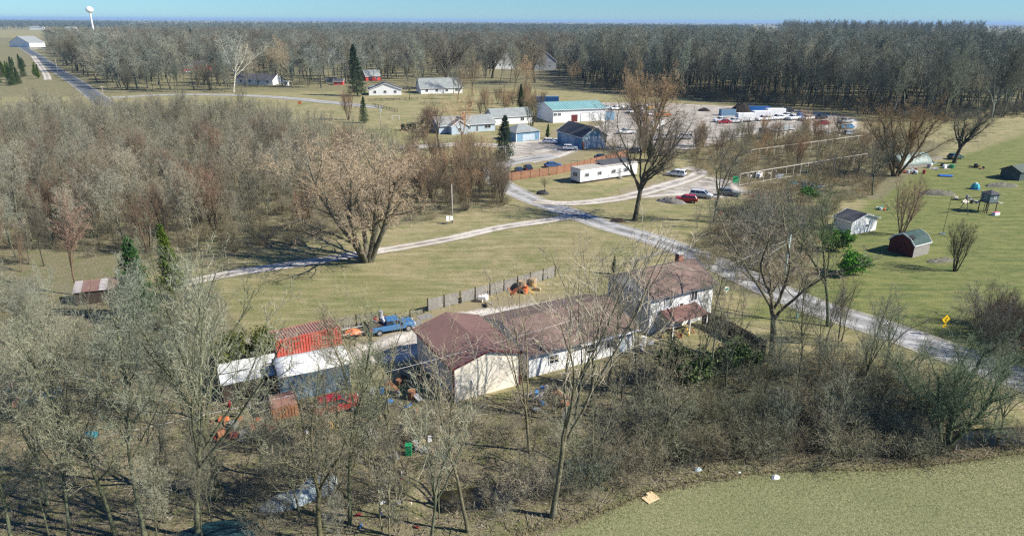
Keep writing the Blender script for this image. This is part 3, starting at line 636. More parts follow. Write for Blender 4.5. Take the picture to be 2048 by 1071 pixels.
def local(a, b):
    "ground points of the front wall's two ends -> origin, length, angle"
    A, B = P(*a), P(*b); return A, float(np.hypot(*(B - A)[:2])), ang(A, B)
def slab(mb, q, th=.1):
    "a roof slab from four top corners"
    q = np.array(q, float); n = np.cross(q[1] - q[0], q[3] - q[0]); n /= np.linalg.norm(n)
    if n[2] < 0: n = -n
    mb.add(np.vstack([q, q - n * th]), [(0, 1, 2, 3), (7, 6, 5, 4), (0, 4, 5, 1), (1, 5, 6, 2), (2, 6, 7, 3), (3, 7, 4, 0)]); return n
def opening(root, face, w, d, at, z, ww, wh, kind='window', m=None, panes=1, frame=TRIM):
    "a window or door on a face: front/back/left/right of a w x d box with its origin at the front left corner"
    M = {'front': ((at, 0, z), 0.0), 'back': ((w - at, d, z), pi), 'left': ((0, d - at, z), -pi / 2), 'right': ((w, at, z), pi / 2)}[face]
    f_ = MB(); t = .09; x0, x1 = -ww / 2, ww / 2
    for bx in ((x0, 0, x0 + t, wh), (x1 - t, 0, x1, wh), (x0 + t, 0, x1 - t, t), (x0 + t, wh - t, x1 - t, wh)):
        f_.box(((bx[0] + bx[2]) / 2, -.03, (bx[1] + bx[3]) / 2), (bx[2] - bx[0], .12, bx[3] - bx[1]))
    for k_ in range(1, panes): f_.box((x0 + ww * k_ / panes, -.03, wh / 2), (.06, .10, wh - 2 * t))
    o = f_.build(kind, frame, root); o.location = M[0]; o.rotation_euler = (0, 0, M[1])
    g = MB().box((0, -.012, wh / 2), (ww - 2 * t, .05, wh - 2 * t)).build('pane' if kind == 'window' else 'panel', m or GLASS, o)
    return o
def house(root, w, d, eave, ridge, wall, roof, axis='x', over=.35, gutter=None, x0=0.0, y0=0.0, ribs=None, z0=-.1, wmat2=None, gambrel=False, hip=0.0):
    "walls and roof slopes as parts, in the local frame of root (x along the front, y to the back)"
    mb = MB(); W_, D_ = (w, d) if axis == 'x' else (d, w); h = eave; r_ = ridge
    def tr(x, y, z): return (x0 + x, y0 + y, z) if axis == 'x' else (x0 + y, y0 + (d - x), z)
    prof = [(0, z0), (D_, z0), (D_, h), (D_ / 2, r_), (0, h)]
    if gambrel: prof = [(0, z0), (D_, z0), (D_, h), (D_ * .82, h + (r_ - h) * .62), (D_ / 2, r_), (D_ * .18, h + (r_ - h) * .62), (0, h)]
    if hip: prof = [(0, z0), (D_, z0), (D_, h), (0, h)]
    V = [tr(x, y, z) for x in (0, W_) for y, z in prof]; n = len(prof)
    mb.add(V, [tuple(range(n)), tuple(range(n, 2 * n))[::-1]] + [(i, (i + 1) % n, n + (i + 1) % n, n + i) for i in range(n) if hip or i < 2 or i == n - 1])
    mb.build('wall', wall, root)
    ro = .06; out = []
    if hip:
        a, b = -over, W_ + over; c, e = -over, D_ + over; hh = h + .05; x1, x2 = hip, W_ - hip
        for pts in ([(a, c, hh), (b, c, hh), (x2, D_ / 2, r_), (x1, D_ / 2, r_)], [(b, e, hh), (a, e, hh), (x1, D_ / 2, r_), (x2, D_ / 2, r_)],
                    [(a, e, hh), (a, c, hh), (x1, D_ / 2, r_), (x1, D_ / 2 + .02, r_)], [(b, c, hh), (b, e, hh), (x2, D_ / 2 + .02, r_), (x2, D_ / 2, r_)]):
            m_ = MB(); slab(m_, [tr(*p_) for p_ in pts], .1); m_.build('roof_slope', roof, root)
        return
    pr = prof[2:]; pr = [(y, z + ro) for y, z in pr]
    for i in range(len(pr) - 1):
        (ya, za), (yb, zb) = pr[i], pr[i + 1]
        sl = (zb - za) / (yb - ya)
        if i == 0: za -= abs(sl) * over; ya += over
        if i == len(pr) - 2: zb -= abs(sl) * over; yb -= over
        q = [tr(-over, ya, za), tr(W_ + over, ya, za), tr(W_ + over, yb, zb), tr(-over, yb, zb)]
        m_ = MB(); slab(m_, q, .1); o = m_.build('roof_slope', roof, root)
        if ribs:
            q = np.array(q); nr = int((W_ + 2 * over) / ribs); a_, b_ = q[0], q[3]; nrm_ = np.cross(q[1] - q[0], q[3] - q[0]); nrm_ /= np.linalg.norm(nrm_); nrm_ *= np.sign(nrm_[2]); me = None
            for k_ in range(nr + 1):
                t = (k_ + .02) / (nr + .04); s = q[0] * (1 - t) + q[1] * t; e_ = q[3] * (1 - t) + q[2] * t
                if me is None:
                    me = MB().bar((0, 0, 0), e_ - s, .09, .15).mesh('rib', roof)
                rb = link('rib', me, o); rb.location = tuple(s + nrm_ * .02)
    if gutter:
        for yy, zz, sg in ((0, h, -1), (D_, h, 1)):
            sl = (r_ - h) / (D_ / 2); z_ = zz - sl * over * (1 if not gambrel else 1.5) - .02; y_ = yy + sg * (over + .03)
            MB().bar(tr(-over, y_, z_), tr(W_ + over, y_, z_), .12, .14).build('gutter', gutter, root)
    # rake boards on the gable ends
    for xx in (-over - .02, W_ + over + .02):
        m_ = MB()
        for i in range(len(pr) - 1):
            (ya, za), (yb, zb) = pr[i], pr[i + 1]; sl = (zb - za) / (yb - ya)
            if i == 0: za -= abs(sl) * over; ya += over
            if i == len(pr) - 2: zb -= abs(sl) * over; yb -= over
            m_.bar(tr(xx, ya, za - .08), tr(xx, yb, zb - .08), .05, .22)
        m_.build('rake_board', gutter or TRIM, root)
def chimney(root, x, y, z, h, m=BRICK, s=.8):
    c = MB().box((x, y, z + h / 2), (s, s, h)).build('chimney', m, root); MB().box((x, y, z + h + .06), (s + .16, s + .16, .12)).build('cap', CONC, c); return c
# 1 pole barn
A, w_, rz = local((908.7, 804), (1038.6, 767)); rz = radians(29)
b = thing('pole_barn', 'beige pole barn with ribbed maroon metal roof beside the long brown-roofed house', 'barn', A, rz)
house(b, 7.7, 10.2, 4.05, 5.15, BEIGE, MAROON, 'y', .3, DKTRIM, ribs=.52)
me = MB().box((0, 0, 2.0), (.05, .05, 4.0)).mesh('wall_rib', mat('barn_cladding_shaded', (.52, .49, .42), .6, .1, .6))  # darker copy of the beige, shade of the left wall put into the colour
for i in range(24): link('wall_rib', me, b).location = (-.02, .25 + i * .425, 0)
for x_, y_ in ((-.02, -.02), (7.72, -.02)): MB().box((x_, y_, 2.0), (.14, .14, 4.05)).build('corner_trim', DKTRIM, b)
MB().bar((2.3, -.4, 0), (2.0, -.05, 2.1), .10, .10).build('downpipe', WHITE, b)
opening(b, 'right', 7.7, 10.2, 6.5, 0, 2.4, 2.5, 'door', GREYSID)
# 2 long wing
A, w_, _ = local((1057.7, 755), (1262, 703)); rz = radians(29)
b = thing('long_house', 'long low white house wing with brown shingle roof between barn and two-storey house', 'house', A, rz)
house(b, 14.6, 11.3, 2.9, 4.6, WHITE, SHINGLE, 'x', .4, STEEL)
for x_ in (3.2, 8.2, 11.0): opening(b, 'front', 14.6, 11.3, x_, 1.0, 1.3, 1.1, 'window', panes=2)
opening(b, 'front', 14.6, 11.3, 12.8, 0.02, 1.0, 2.05, 'door', PALEBL)
opening(b, 'left', 14.6, 11.3, 5.5, .02, 1.0, 2.05, 'door', GREYSID)
for x_, y_ in ((5, 6.5), (9, 7.2), (2, 7)): MB().cyl((x_, y_, 4.0), (x_, y_, 4.75), .08).build('vent_pipe', STEEL, b)
MB().bar((6.5, -.45, 2.62), (14.9, -.45, 2.72), .5, .06).build('awning_strip', TRIM, b)
# 3 two-storey house
A, w_, _ = local((1297, 668), (1415, 634)); rz = radians(30)
b = thing('two_storey_house', 'white two-storey house with brown roof and brick chimney by the lane', 'house', A, rz)
house(b, 10.6, 8.6, 5.0, 6.9, WHITE, SHINGLE, 'x', .45, STEEL)
MB().box((-.012, 4.3, 2.5), (.05, 8.3, 4.8)).build('gable_shade_sheet', GREYSID, b)  # grey sheet paints the shade of this side onto the white wall
chimney(b, 10.1, 6.2, 4.6, 2.6, BRICK, .75)
opening(b, 'front', 10.6, 8.6, 2.9, 3.1, 1.3, 1.5, 'window', GREYSID); opening(b, 'front', 10.6, 8.6, 7.2, 3.1, 1.2, 1.6, 'window', panes=2)
opening(b, 'front', 10.6, 8.6, 5.1, 1.9, .8, 1.4, 'window', DARKW)
for y_ in (2, 4.5, 6.8): opening(b, 'left', 10.6, 8.6, y_, 3.0, 1.0, 1.2, 'window')
m_ = MB(); slab(m_, [(1.5, -2.6, 2.2), (7.6, -2.6, 2.2), (7.6, -.05, 2.9), (1.5, -.05, 2.9)], .1); m_.build('porch_roof', mat('rusty_porch_roof', (.17, .095, .08), .8, .3, .8, (.2, .1, .07), .6), b)
for x_ in (1.7, 4.5, 7.4): MB().box((x_, -2.45, 1.05), (.12, .12, 2.2)).build('porch_post', WHITE, b)
# 4 sheds and garages
A, w_, rz = local((1700, 470), (1751, 460))
b = thing('white_shed', 'white garden shed with its gable to the lawn, half hidden by a grey tree', 'shed', A, rz)
house(b, w_, 3.8, 2.6, 3.7, WHITE, DARKSH, 'y', .35, TRIM); opening(b, 'front', w_, 3.8, 4.5, 1.0, .7, .6, 'window')
A, w_, rz = local((1824, 515), (1862, 504)); rz = radians(30)
b = thing('barn_shed', 'small barn-shaped shed, dark red gable, green roof with a torn corner', 'shed', A, rz)
house(b, 4.6, 4.3, 2.2, 3.7, REDW, mat('green_shingles', (.03, .065, .058), .8, .2, 1.2, (.12, .16, .14), .4, fine=.3), 'x', .15, TRIM, gambrel=True)
MB().box((2.3, -.03, 1.05), (4.55, .05, 2.1)).build('side_boards', GREYW, b)
m_ = MB(); slab(m_, [(.0, 1.2, 3.52), (.9, 1.2, 3.56), (.9, .35, 3.16), (.0, .35, 3.12)], .03); m_.build('roof_hole', BLACK, b)
opening(b, 'left', 4.6, 4.3, 2.15, .02, 1.5, 1.9, 'door', REDW, frame=REDW)
A, w_, rz = local((2037.6, 362), (2068, 356)); rz = radians(28)
b = thing('green_shed', 'dark green wooden shed at the edge of the green lawn', 'shed', A, rz)
house(b, 5.5, 4.6, 2.3, 3.5, OLIVEW, mat('olive_roof', (.09, .11, .09), .9, .2), 'x', .25, OLIVEW)
A, w_, rz = local((1164, 298), (1212, 294)); rz = radians(27)
b = thing('blue_garage', 'blue barn garage with charcoal roof and two wide doors', 'garage', A, rz)
house(b, 8.9, 15, 3.7, 6.4, BLUEW, DARKSH, 'y', .45, TRIM)
MB().box((4.45, -.03, 1.8), (8.7, .05, 3.5)).build('front_sunlit_sheet', PALEBL, b)  # paler sheet paints sunlight onto the blue wall that faces the sun
for a_ in (6.0, 10.3): opening(b, 'left', 8.9, 15, a_ - 1.5, .02, 3.7, 2.9, 'door', PALEBL)
MB().box((.25, -.25, 1.1), (.55, .5, 2.2)).build('corner_post', BRICK, b)
A, w_, rz = local((1032, 284), (1078, 277)); rz = radians(33)
b = thing('small_garage', 'small blue garage with grey hipped roof behind the dark spruce', 'garage', A, rz)
house(b, 9.4, 8, 2.9, 5.0, BLUEW, GREYSH, 'x', .4, TRIM, hip=3.4)
for x_ in (.08, 9.3): MB().box((x_, -.04, 1.45), (.22, .06, 2.9)).build('corner_trim', TRIM, b)
opening(b, 'front', 9.4, 8, 5.0, .02, 5.2, 2.3, 'door', PALEBL, frame=BLUEW)
A, w_, rz = local((1106, 246), (1207, 240)); rz = radians(20)
b = thing('workshop', 'long white workshop with teal metal roof and roll-up doors', 'workshop', A, rz)
house(b, 22.4, 17, 5.0, 7.0, WHITE, TEAL, 'x', .5, TRIM, ribs=1.1)
opening(b, 'front', 22.4, 17, 9.0, .02, 2.8, 2.9, 'door', mat('open_door_red', (.12, .02, .02), .6, .2), frame=TRIM)
for x_ in (13.6, 18.5): opening(b, 'front', 22.4, 17, x_, .02, 3.9, 3.4, 'door', WHITE, frame=GREYSID)
for x_ in (.9, 2.6): opening(b, 'front', 22.4, 17, x_, 2.6, 1.3, 1.2, 'window', panes=2)
A, w_, rz = local((878, 268), (985, 262)); rz = radians(24)
b = thing('ranch_house', 'pale blue ranch house with grey roof, red chimney and front gable', 'house', A, rz)
house(b, 21, 9, 2.9, 5.3, PALEBL, GREYSH, 'x', .45, TRIM)
house(b, 6, 3.4, 3.0, 5.0, PALEBL, GREYSH, 'y', .35, TRIM, x0=3.5, y0=-3.35)
chimney(b, 10.0, 2.2, 3.9, 2.8)
opening(b, 'front', 6, 3.4, 3, 1.0, 1.3, 1.3, 'window', panes=2).location = (6.5, -3.35, 1.0)
for x_, ww in ((11.2, 1.2), (14.2, .9), (18.2, 2.4)): opening(b, 'front', 21, 9, x_, 1.0 if ww != .9 else .02, ww, 1.3 if ww != .9 else 2.1, 'window' if ww != .9 else 'door', panes=2)
A, w_, rz = local((1160, 368), (1270, 350)); rz = radians(33)
b = thing('mobile_home', 'long white mobile home on the lawn in front of the brown fence', 'mobile home', A, rz)
MB().box((9.2, 1.9, 2.0), (18.4, 3.8, 3.0)).build('wall', WHITE, b); MB().box((9.2, 1.9, .22), (17.9, 3.4, .5)).build('skirting', DARKW, b)
MB().box((9.2, 1.9, 3.56), (18.7, 4.1, .14), taper=(.99, .95)).build('roof', mat('tan_flat_roof', (.40, .37, .32), .9, .15, .4, (.28, .24, .2), .5), b)
m_ = MB(); slab(m_, [(7.6, .8, 3.68), (17.8, .8, 3.68), (17.8, 3.9, 4.35), (7.6, 3.9, 4.35)], .12); m_.build('roof_over', DARKSH, b)
for x_ in (2.0, 6.0, 10.5, 14.5): opening(b, 'front', 18.4, 3.8, x_, 1.5, 1.3, 1.0, 'window', panes=2)
opening(b, 'front', 18.4, 3.8, 12.4, .6, .9, 2.0, 'door', GREYSID); opening(b, 'left', 18.4, 3.8, 1.9, 1.5, 1.8, 1.1, 'window', panes=3)
for k_ in range(3): MB().box((12.4, -.3 - .28 * k_, .5 - .17 * k_), (1.1, .28, .1)).build('step', GREYW, b)
# 5 farther houses
def far_house(a, bb, depth, eave, ridge, wall, roof, label, axis='x', wins=3, rz=None, name='house', cat='house', dep=None):
    A, w_, r_ = local(a, bb); r_ = r_ if rz is None else rz; b = thing(name, label, cat, A, r_)
    house(b, w_, depth, eave, ridge, wall, roof, axis, .4, TRIM)
    for i in range(wins): opening(b, 'front', w_, depth, w_ * (i + .6) / (wins + .2), eave * .35, 1.5, 1.4, 'window', panes=2)
    for i in range(max(1, wins - 1)): opening(b, 'left', w_, depth, depth * (i + .7) / (wins + .3), eave * .35, 1.3, 1.3, 'window')
    return b
b = far_house((738, 191), (803, 190), 12, 3.0, 6.0, WHITE, DARKSH, 'white gabled house with dark roof beside the very tall spruce', 'y', 3)
m_ = MB(); slab(m_, [(.6, 2, 3.75), (.6, 7, 3.75), (3.2, 7, 4.75), (3.2, 2, 4.75)], .03); m_.build('skylight', PALEBL, b)
far_house((20, 94), (60, 95), 22, 6.0, 14.0, WHITE, GREYSH, 'big white house standing alone by the far road', 'y', 2)
far_house((365, 142), (412, 142), 12, 3.4, 7, REDB, DARKSH, 'red house with dark roof among the trees of the far road', 'x', 3)
far_house((490, 133), (520, 132), 12, 3.4, 7, REDB, DARKSH, 'small red house just right of the white-barked sycamore', 'x', 2)
far_house((472, 168), (546, 170), 12, 3.0, 6, WHITE, DARKSH, 'low white house below the white-barked sycamore', 'x', 4)
far_house((262, 128), (300, 127), 14, 3.4, 7.5, WHITE, GREYSH, 'white house with pale roof deep in the far trees', 'x', 2)
far_house((842, 188), (925, 186), 15, 3.0, 7.6, WHITE, GREYSH, 'house with big grey hip-like roof right of the white gabled house', 'x', 4)
far_house((612, 128), (650, 127), 16, 7.0, 13, GREYSID, GREYSH, 'left big grey house far behind the tall trees', 'x', 3)
far_house((655, 128), (690, 127), 16, 7.0, 13, GREYSID, GREYSH, 'right big grey house far behind the tall trees', 'y', 2)
far_house((990, 138), (1030, 138), 16, 7.0, 14, WHITE, GREYSH, 'tall white house far left of the dark oak', 'y', 2)
far_house((1068, 140), (1112, 140), 16, 7.0, 14, GREYSID, DARKSH, 'tall grey house with pointed gable behind the dark oak', 'y', 2)
far_house((1160, 140), (1200, 141), 16, 6.0, 12, GREYSID, GREYSH, 'grey house glimpsed between trunks right of the pointed gable', 'x', 2)
far_house((732, 162), (762, 161), 10, 3.0, 6.5, REDB, GREYSH, 'red barn behind the white gabled house', 'x', 2, name='barn', cat='barn')
far_house((668, 170), (686, 170), 5, 2.2, 3.6, REDB, DARKSH, 'tiny red shed left of the very tall spruce', 'x', 1, name='shed', cat='shed')
far_house((650, 165), (672, 165), 4, 2.2, 3.0, GREYSID, DARKSH, 'dark low shelter left of the tiny red shed', 'x', 1, name='shed', cat='shed')
far_house((569, 172), (576, 172), 3, 2.4, 3.0, WHITE, GREYSH, 'tiny white outhouse under the grey trees', 'x', 1, name='shed', cat='shed')
far_house((988, 250), (1030, 240), 9, 3.0, 5.5, WHITE, GREYSH, 'white outbuilding behind the ranch house and the dark spruce', 'x', 2, rz=radians(24))
far_house((1545, 280), (1584, 275), 6, 3.2, 3.9, mat('stained_cream', (.50, .48, .38), .8, .15, .8, (.3, .24, .14), .7), GREYSH, 'stained cream box shed at the edge of the truck yard', 'x', 1, name='shed', cat='shed')
for i, (x_, y_, s_, lb) in enumerate([(60, 60, 1, 'farmhouse'), (130, 62, .8, 'cottage'), (245, 50, 1.2, 'long barn'), (318, 51, 1, 'long shed'), (930, 62, 1.2, 'barn'), (1430, 58, 1.5, 'warehouse')]):
    q = P(x_, y_); u_ = thing('far_building', 'tiny pale %s on the plain, %s' % (lb, ['far left above the lone white house', 'between lone white house and water tower', 'left foot of the water tower', 'right of the water tower', 'beyond the dark oak', 'beyond the right wood'][i]), 'building', q, 0)
    house(u_, 40 * s_, 18 * s_, 8, 12, WHITE, GREYSH, 'x', .4)
# water tower
q = P(187, 62); q = q * (1500 / q[1]); q[2] = 0
wt = thing('water_tower', 'white single-column water tower on the horizon', 'water tower', q)
MB().lathe([(4, 0), (1.9, 6), (1.6, 12), (1.6, 44), (2, 47.5)], n=20).build('column', WHITE, wt, True)
MB().lathe([(2, 47), (4.4, 48.6), (6.6, 50.6), (7.3, 53), (6.7, 56), (4.2, 58.8), (.8, 60)], n=28).build('tank', mat('tank_white', (.85, .86, .87), .4, .03), wt, True)
# ================================================================== yard structures
CRED = mat('container_red', (.44, .08, .055), .55, .15, 1.0, (.62, .50, .45), .5)
CBLUE = mat('container_blue', (.03, .12, .30), .55, .15, 1.0)
def container(a, rz, L, wd, h, m, roofm, label, name='shipping_container'):
    b = thing(name, label, 'container', a, rz)
    MB().box((L / 2, wd / 2, h / 2 + .05), (L - .12, wd - .12, h - .12)).build('body', m, b)
    me = MB().box((0, 0, h / 2 + .02), (.14, .07, h - .3)).mesh('side_rib', m)
    n = int(L / .32)
    for i in range(n):
        link('side_rib', me, b).location = (.2 + (L - .4) * i / (n - 1), .03, 0)
    me2 = MB().box((0, wd / 2, h + .01), (.12, wd - .2, .06)).mesh('roof_rib', roofm)
    MB().box((L / 2, wd / 2, h - .02), (L - .05, wd - .05, .05)).build('roof', roofm, b)
    for i in range(n): link('roof_rib', me2, b).location = (.2 + (L - .4) * i / (n - 1), 0, .03)
    for x_ in (.06, L - .06):
        for y_ in (.06, wd - .06): MB().box((x_, y_, h / 2), (.14, .14, h)).build('corner_post', m, b)
    for i in range(3): MB().cyl((-.02, wd * (i + 1) / 4, .15), (-.02, wd * (i + 1) / 4, h - .2), .03).build('lock_rod', STEEL, b)
    for y_ in (.03, wd - .03):
        for z_ in (.08, h - .04): MB().bar((0, y_, z_), (L, y_, z_), .12, .14).build('edge_rail', m, b)
    return b
container(P(556, 722), radians(32), 7.6, 2.9, 2.55, CRED, mat('container_roof_rust', (.30, .165, .135), .8, .25, .8, (.28, .13, .08), .6), 'red shipping container with worn white patches behind the tarp shelter')
container(P(1072, 206), radians(4), 11, 3, 3.0, CBLUE, mat('blue_white_roof', (.45, .5, .55), .6, .1), 'long dark blue container behind the teal-roofed workshop')
container(P(1443, 232), radians(8), 6.2, 3, 2.6, mat('pale_blue_box', (.25, .40, .52), .6, .1), STEEL, 'pale blue container at the left end of the truck row')
container(P(1492, 226), radians(-4), 10, 3, 2.8, mat('bright_blue_box', (.05, .25, .62), .6, .1), STEEL, 'bright blue container behind the white box trailers')
container(P(1205, 241), radians(14), 5.0, 3, 3.2, mat('faded_blue_box', (.30, .44, .55), .6, .1), STEEL, 'faded blue box at the corner of the teal-roofed workshop')
# tarp shelter: white arched roof, dark blue tarp front
TARPW = mat('white_tarp', (.64, .64, .62), .6, .08, .9, (.5, .48, .42), .35, bump=.4)
TARPD = mat('dark_blue_tarp', (.05, .085, .12), .5, .5, .7, (.28, .36, .40), .55, bump=.5)
A, w_, _ = local((562, 803), (694, 776)); b = thing('tarp_shelter', 'white arched tarp shelter with dark blue front tarp beside the red container', 'shelter', A, radians(27))
def arch(L, D, h, rise, n=9, th=.06, droop=.0, nx_=8):
    V = []; F = []; rr_ = np.random.default_rng(3)
    for s in (0, 1):
        for i in range(nx_ + 1):
            for j in range(n):
                t = j / (n - 1); V.append((L * i / nx_, D * t, h + rise * math.sin(pi * t) ** .8 - s * th - (droop * (1 - abs(2 * (i / nx_) - 1)) if j in (0, n - 1) else 0) + (rr_.normal(0, .025) if s == 0 else 0)))
    k_ = (nx_ + 1) * n
    for i in range(nx_):
        for j in range(n - 1):
            a = i * n + j; F.append((a, a + n, a + n + 1, a + 1)); F.append((k_ + a, k_ + a + 1, k_ + a + n + 1, k_ + a + n))
    for j in range(n - 1): F.append((j, j + 1, k_ + j + 1, k_ + j)); a = nx_ * n + j; F.append((a, k_ + a, k_ + a + 1, a + 1))
    for i in range(nx_): a = i * n; F.append((a, k_ + a, k_ + a + n, a + n)); a = i * n + n - 1; F.append((a, a + n, k_ + a + n, k_ + a))
    return MB().add(V, F)
m_ = arch(7.4, 4.6, 2.7, .8); m_.build('roof_tarp', TARPW, b, True)
V = []; F = []; nn_ = 22
for i in range(nn_ + 1):
    for j in range(6): V.append((7.2 * i / nn_, -.05 - .10 * math.sin(i * 1.9 + j * .3) * (1 - j / 5) - .35 * (1 - j / 5) ** 2, .03 + 2.62 * j / 5))
for i in range(nn_):
    for j in range(5): a = i * 6 + j; F.append((a, a + 6, a + 7, a + 1))
MB().add(V, F).build('front_tarp', TARPD, b, True)
MB().box((.05, 2.3, 1.3), (.06, 4.4, 2.6)).build('end_tarp', mat('brown_tarp', (.16, .12, .09), .8, .2), b); MB().box((7.25, 2.3, 1.3), (.06, 4.4, 2.6)).build('end_tarp', TARPW, b)
for x_ in (.1, 7.2):
    for y_ in (.02, 4.55): MB().cyl((x_, y_, 0), (x_, y_, 2.7), .05).build('pole', STEEL, b)
A, w_, _ = local((447, 806), (560, 782)); b = thing('flat_shelter', 'low flat shelter roofed with whitish sheets left of the tarp shelter', 'shelter', A, radians(27))
for i in range(4):
    for j in range(2): MB().box((.75 + 1.5 * i, 1.25 + 2.45 * j, 2.0 + .03 * ((i * 7 + j) % 3) + .1 * j), (1.48, 2.42, .04)).build('roof_sheet', [TARPW, mat('grey_sheet', (.60, .61, .58), .6, .12, .6, (.4, .4, .34), .5)][(i + j) % 2], b)
MB().box((3, .06, 1.0), (5.9, .06, 1.95)).build('front_board', DARKW, b)
for x_ in (.1, 3, 5.9):
    for y_ in (.12, 4.8): MB().box((x_, y_, 1.0), (.12, .12, 2.0)).build('post', DARKW, b)
# rusty sheds
RUST = mat('rusty_orange', (.30, .13, .06), .85, .35, 1.5, (.15, .08, .05), .7, fine=.3); RUSTR = mat('rust_brown_roof', (.20, .11, .085), .9, .3, 1.2, (.3, .2, .15), .5)
A, w_, rz = local((545, 842), (600, 828)); b = thing('rusty_shed', 'low rust-orange shed with curved brown roof beside the red car', 'shed', A, rz)
MB().box((w_ / 2, 1.3, .65), (w_, 2.6, 1.3)).build('wall', RUST, b); arch(w_, 2.7, 1.32, .55).build('roof', RUSTR, b, True)
me = MB().box((0, -.03, .62), (.1, .05, 1.2)).mesh('board', RUST)
for i in range(int(w_ / .3)): link('board', me, b).location = (.15 + i * .3, 0, 0)
A = P(240, 612); b = thing('rusty_lean_to', 'rusty brown corrugated roof of a lean-to beside the dark green fir', 'shed', P(150, 612), radians(20))
for i in range(8):
    m_ = MB(); slab(m_, [(i * 1.05, 0, 1.9 + .03 * (i % 2)), (i * 1.05 + 1.0, 0, 1.9 + .03 * (i % 2)), (i * 1.05 + 1.0, 2.6, 2.7), (i * 1.05, 2.6, 2.7)], .04); m_.build('roof_sheet', [mat('rust_sheet', (.20, .12, .10), .8, .3, .9, (.2, .2, .2), .5), mat('grey_rust_sheet', (.33, .30, .29), .8, .25, .9, (.3, .15, .1), .5)][(i * 5 + 1) % 3 % 2], b)
MB().box((4.2, 1.4, .95), (8.2, 2.4, 1.85)).build('wall', DARKW, b)
# plastic-covered hoop house
A, w_, rz = local((1800, 338), (1885, 322)); b = thing('hoop_greenhouse', 'pale plastic greenhouse tunnel behind the orange-topped tree', 'greenhouse', A, radians(22))
PLAST = mat('milky_plastic', (.20, .26, .23), .5, .15, .6, (.3, .36, .3), .5)
arch(12, 6, .9, 2.4, 11).build('cover', PLAST, b, True); MB().box((6, .06, .45), (12, .06, .95)).build('side_board', GREYW, b); MB().box((6, 5.94, .45), (12, .06, .95)).build('side_board', GREYW, b)
for x_ in (.02, 11.98): MB().prism([(0, 0), (6, 0), (6, .9), (5.4, 2.0), (4.2, 3.0), (3, 3.3), (1.8, 3.0), (.6, 2.0), (0, .9)], -.02, .02).build('end_wall', PLAST, b).rotation_euler = (0, 0, pi / 2); b.children[-1].location = (x_, 0, 0)
# bare frames of the old greenhouses
FRM = mat('pale_frame_wood', (.46, .42, .35), .8, .15, 1.5, (.4, .35, .28), .5)
for (a, bb, hh, n, lb) in (((1500, 322), (1726, 290), 3.2, 17, 'farther row of bare pale greenhouse frames among dry weeds'), ((1478, 374), (1730, 330), 3.2, 19, 'nearer row of bare pale greenhouse frames among dry weeds')):
    A, w_, rz = local(a, bb); b = thing('greenhouse_frame', lb, 'frame', A, rz)
    MB().bar((0, 0, hh), (w_, 0, hh), .16, .14).build('top_rail', FRM, b)
    MB().bar((0, -.02, .5), (w_ * .45, -.02, .5), .08, .12).build('bottom_rail', FRM, b)
    me = MB().box((0, 0, hh / 2), (.10, .10, hh - .07)).mesh('post', FRM); me3 = MB().bar((0, .05, hh - .1), (0, 3.4, 1.7), .08, .08).mesh('rafter', FRM)
    for i in range(n):
        if i in (5, 12): continue
        link('post', me, b).location = (w_ * i / (n - 1), 0, 0)
        if i % 3 == 1: link('rafter', me3, b).location = (w_ * i / (n - 1), 0, 0)
# play tower
b = thing('play_tower', 'raised playhouse on stilts with swing beam on the green lawn', 'playhouse', P(1973, 427), radians(14))
PT = mat('playhouse_teal', (.13, .17, .17), .7, .15, 1)
for x_ in (0, 2.1):
    for y_ in (0, 2.1): MB().box((x_, y_, 1.1), (.13, .13, 2.2)).build('leg', DARKW, b)
MB().box((1.05, 1.05, 2.25), (2.6, 2.6, .12)).build('platform', DARKW, b)
MB().box((1.05, 1.05, 3.15), (2.2, 2.2, 1.7)).build('cabin', PT, b)
m_ = MB(); m_.add([(-.35, -.35, 4.0), (2.45, -.35, 4.0), (2.45, 2.45, 4.0), (-.35, 2.45, 4.0), (1.05, 1.05, 4.75)], [(0, 1, 4), (1, 2, 4), (2, 3, 4), (3, 0, 4), (3, 2, 1, 0)]); m_.build('roof', DARKSH, b)
opening(b, 'front', 2.15, 2.15, 1.2, 3.0, .6, .6, 'window'); 
for x_ in (0,): opening(b, 'left', 2.15, 2.15, 1.1, 3.0, .55, .55, 'window')
MB().bar((-.1, 1.0, 3.35), (-5.2, 1.0, 3.35), .14, .16).build('swing_beam', DARKW, b)
for y_ in (-.3, 2.3): MB().bar((-4.7, 1.0, 3.3), (-5.0, y_, 0), .1, .1).build('brace', DARKW, b)
MB().bar((-4.95, 0.3, 1.2), (-4.95, 1.7, 1.2), .08, .08).build('crossbar', DARKW, b)
for x_ in (-.7, -.2):
    MB().bar((x_, .3, 0), (x_, .3, 2.3), .06, .06).build('ladder_rail', DARKW, b)
for k_ in range(6): MB().bar((-.7, .3, .3 + .36 * k_), (-.2, .3, .3 + .36 * k_), .05, .05).build('rung', DARKW, b)
MB().bar((2.3, .9, 2.2), (4.0, .4, 1.9), .5, .08).build('slide', WHITE, b)
b = thing('toy_box', 'white and pink toy box under the raised playhouse', 'box', P(1991, 430), .3)
MB().box((0, 0, .3), (1.3, .8, .6)).build('box', WHITE, b); MB().box((0, 0, .64), (1.35, .4, .08)).build('lid', mat('pink_lid', (.7, .1, .25), .5), b)

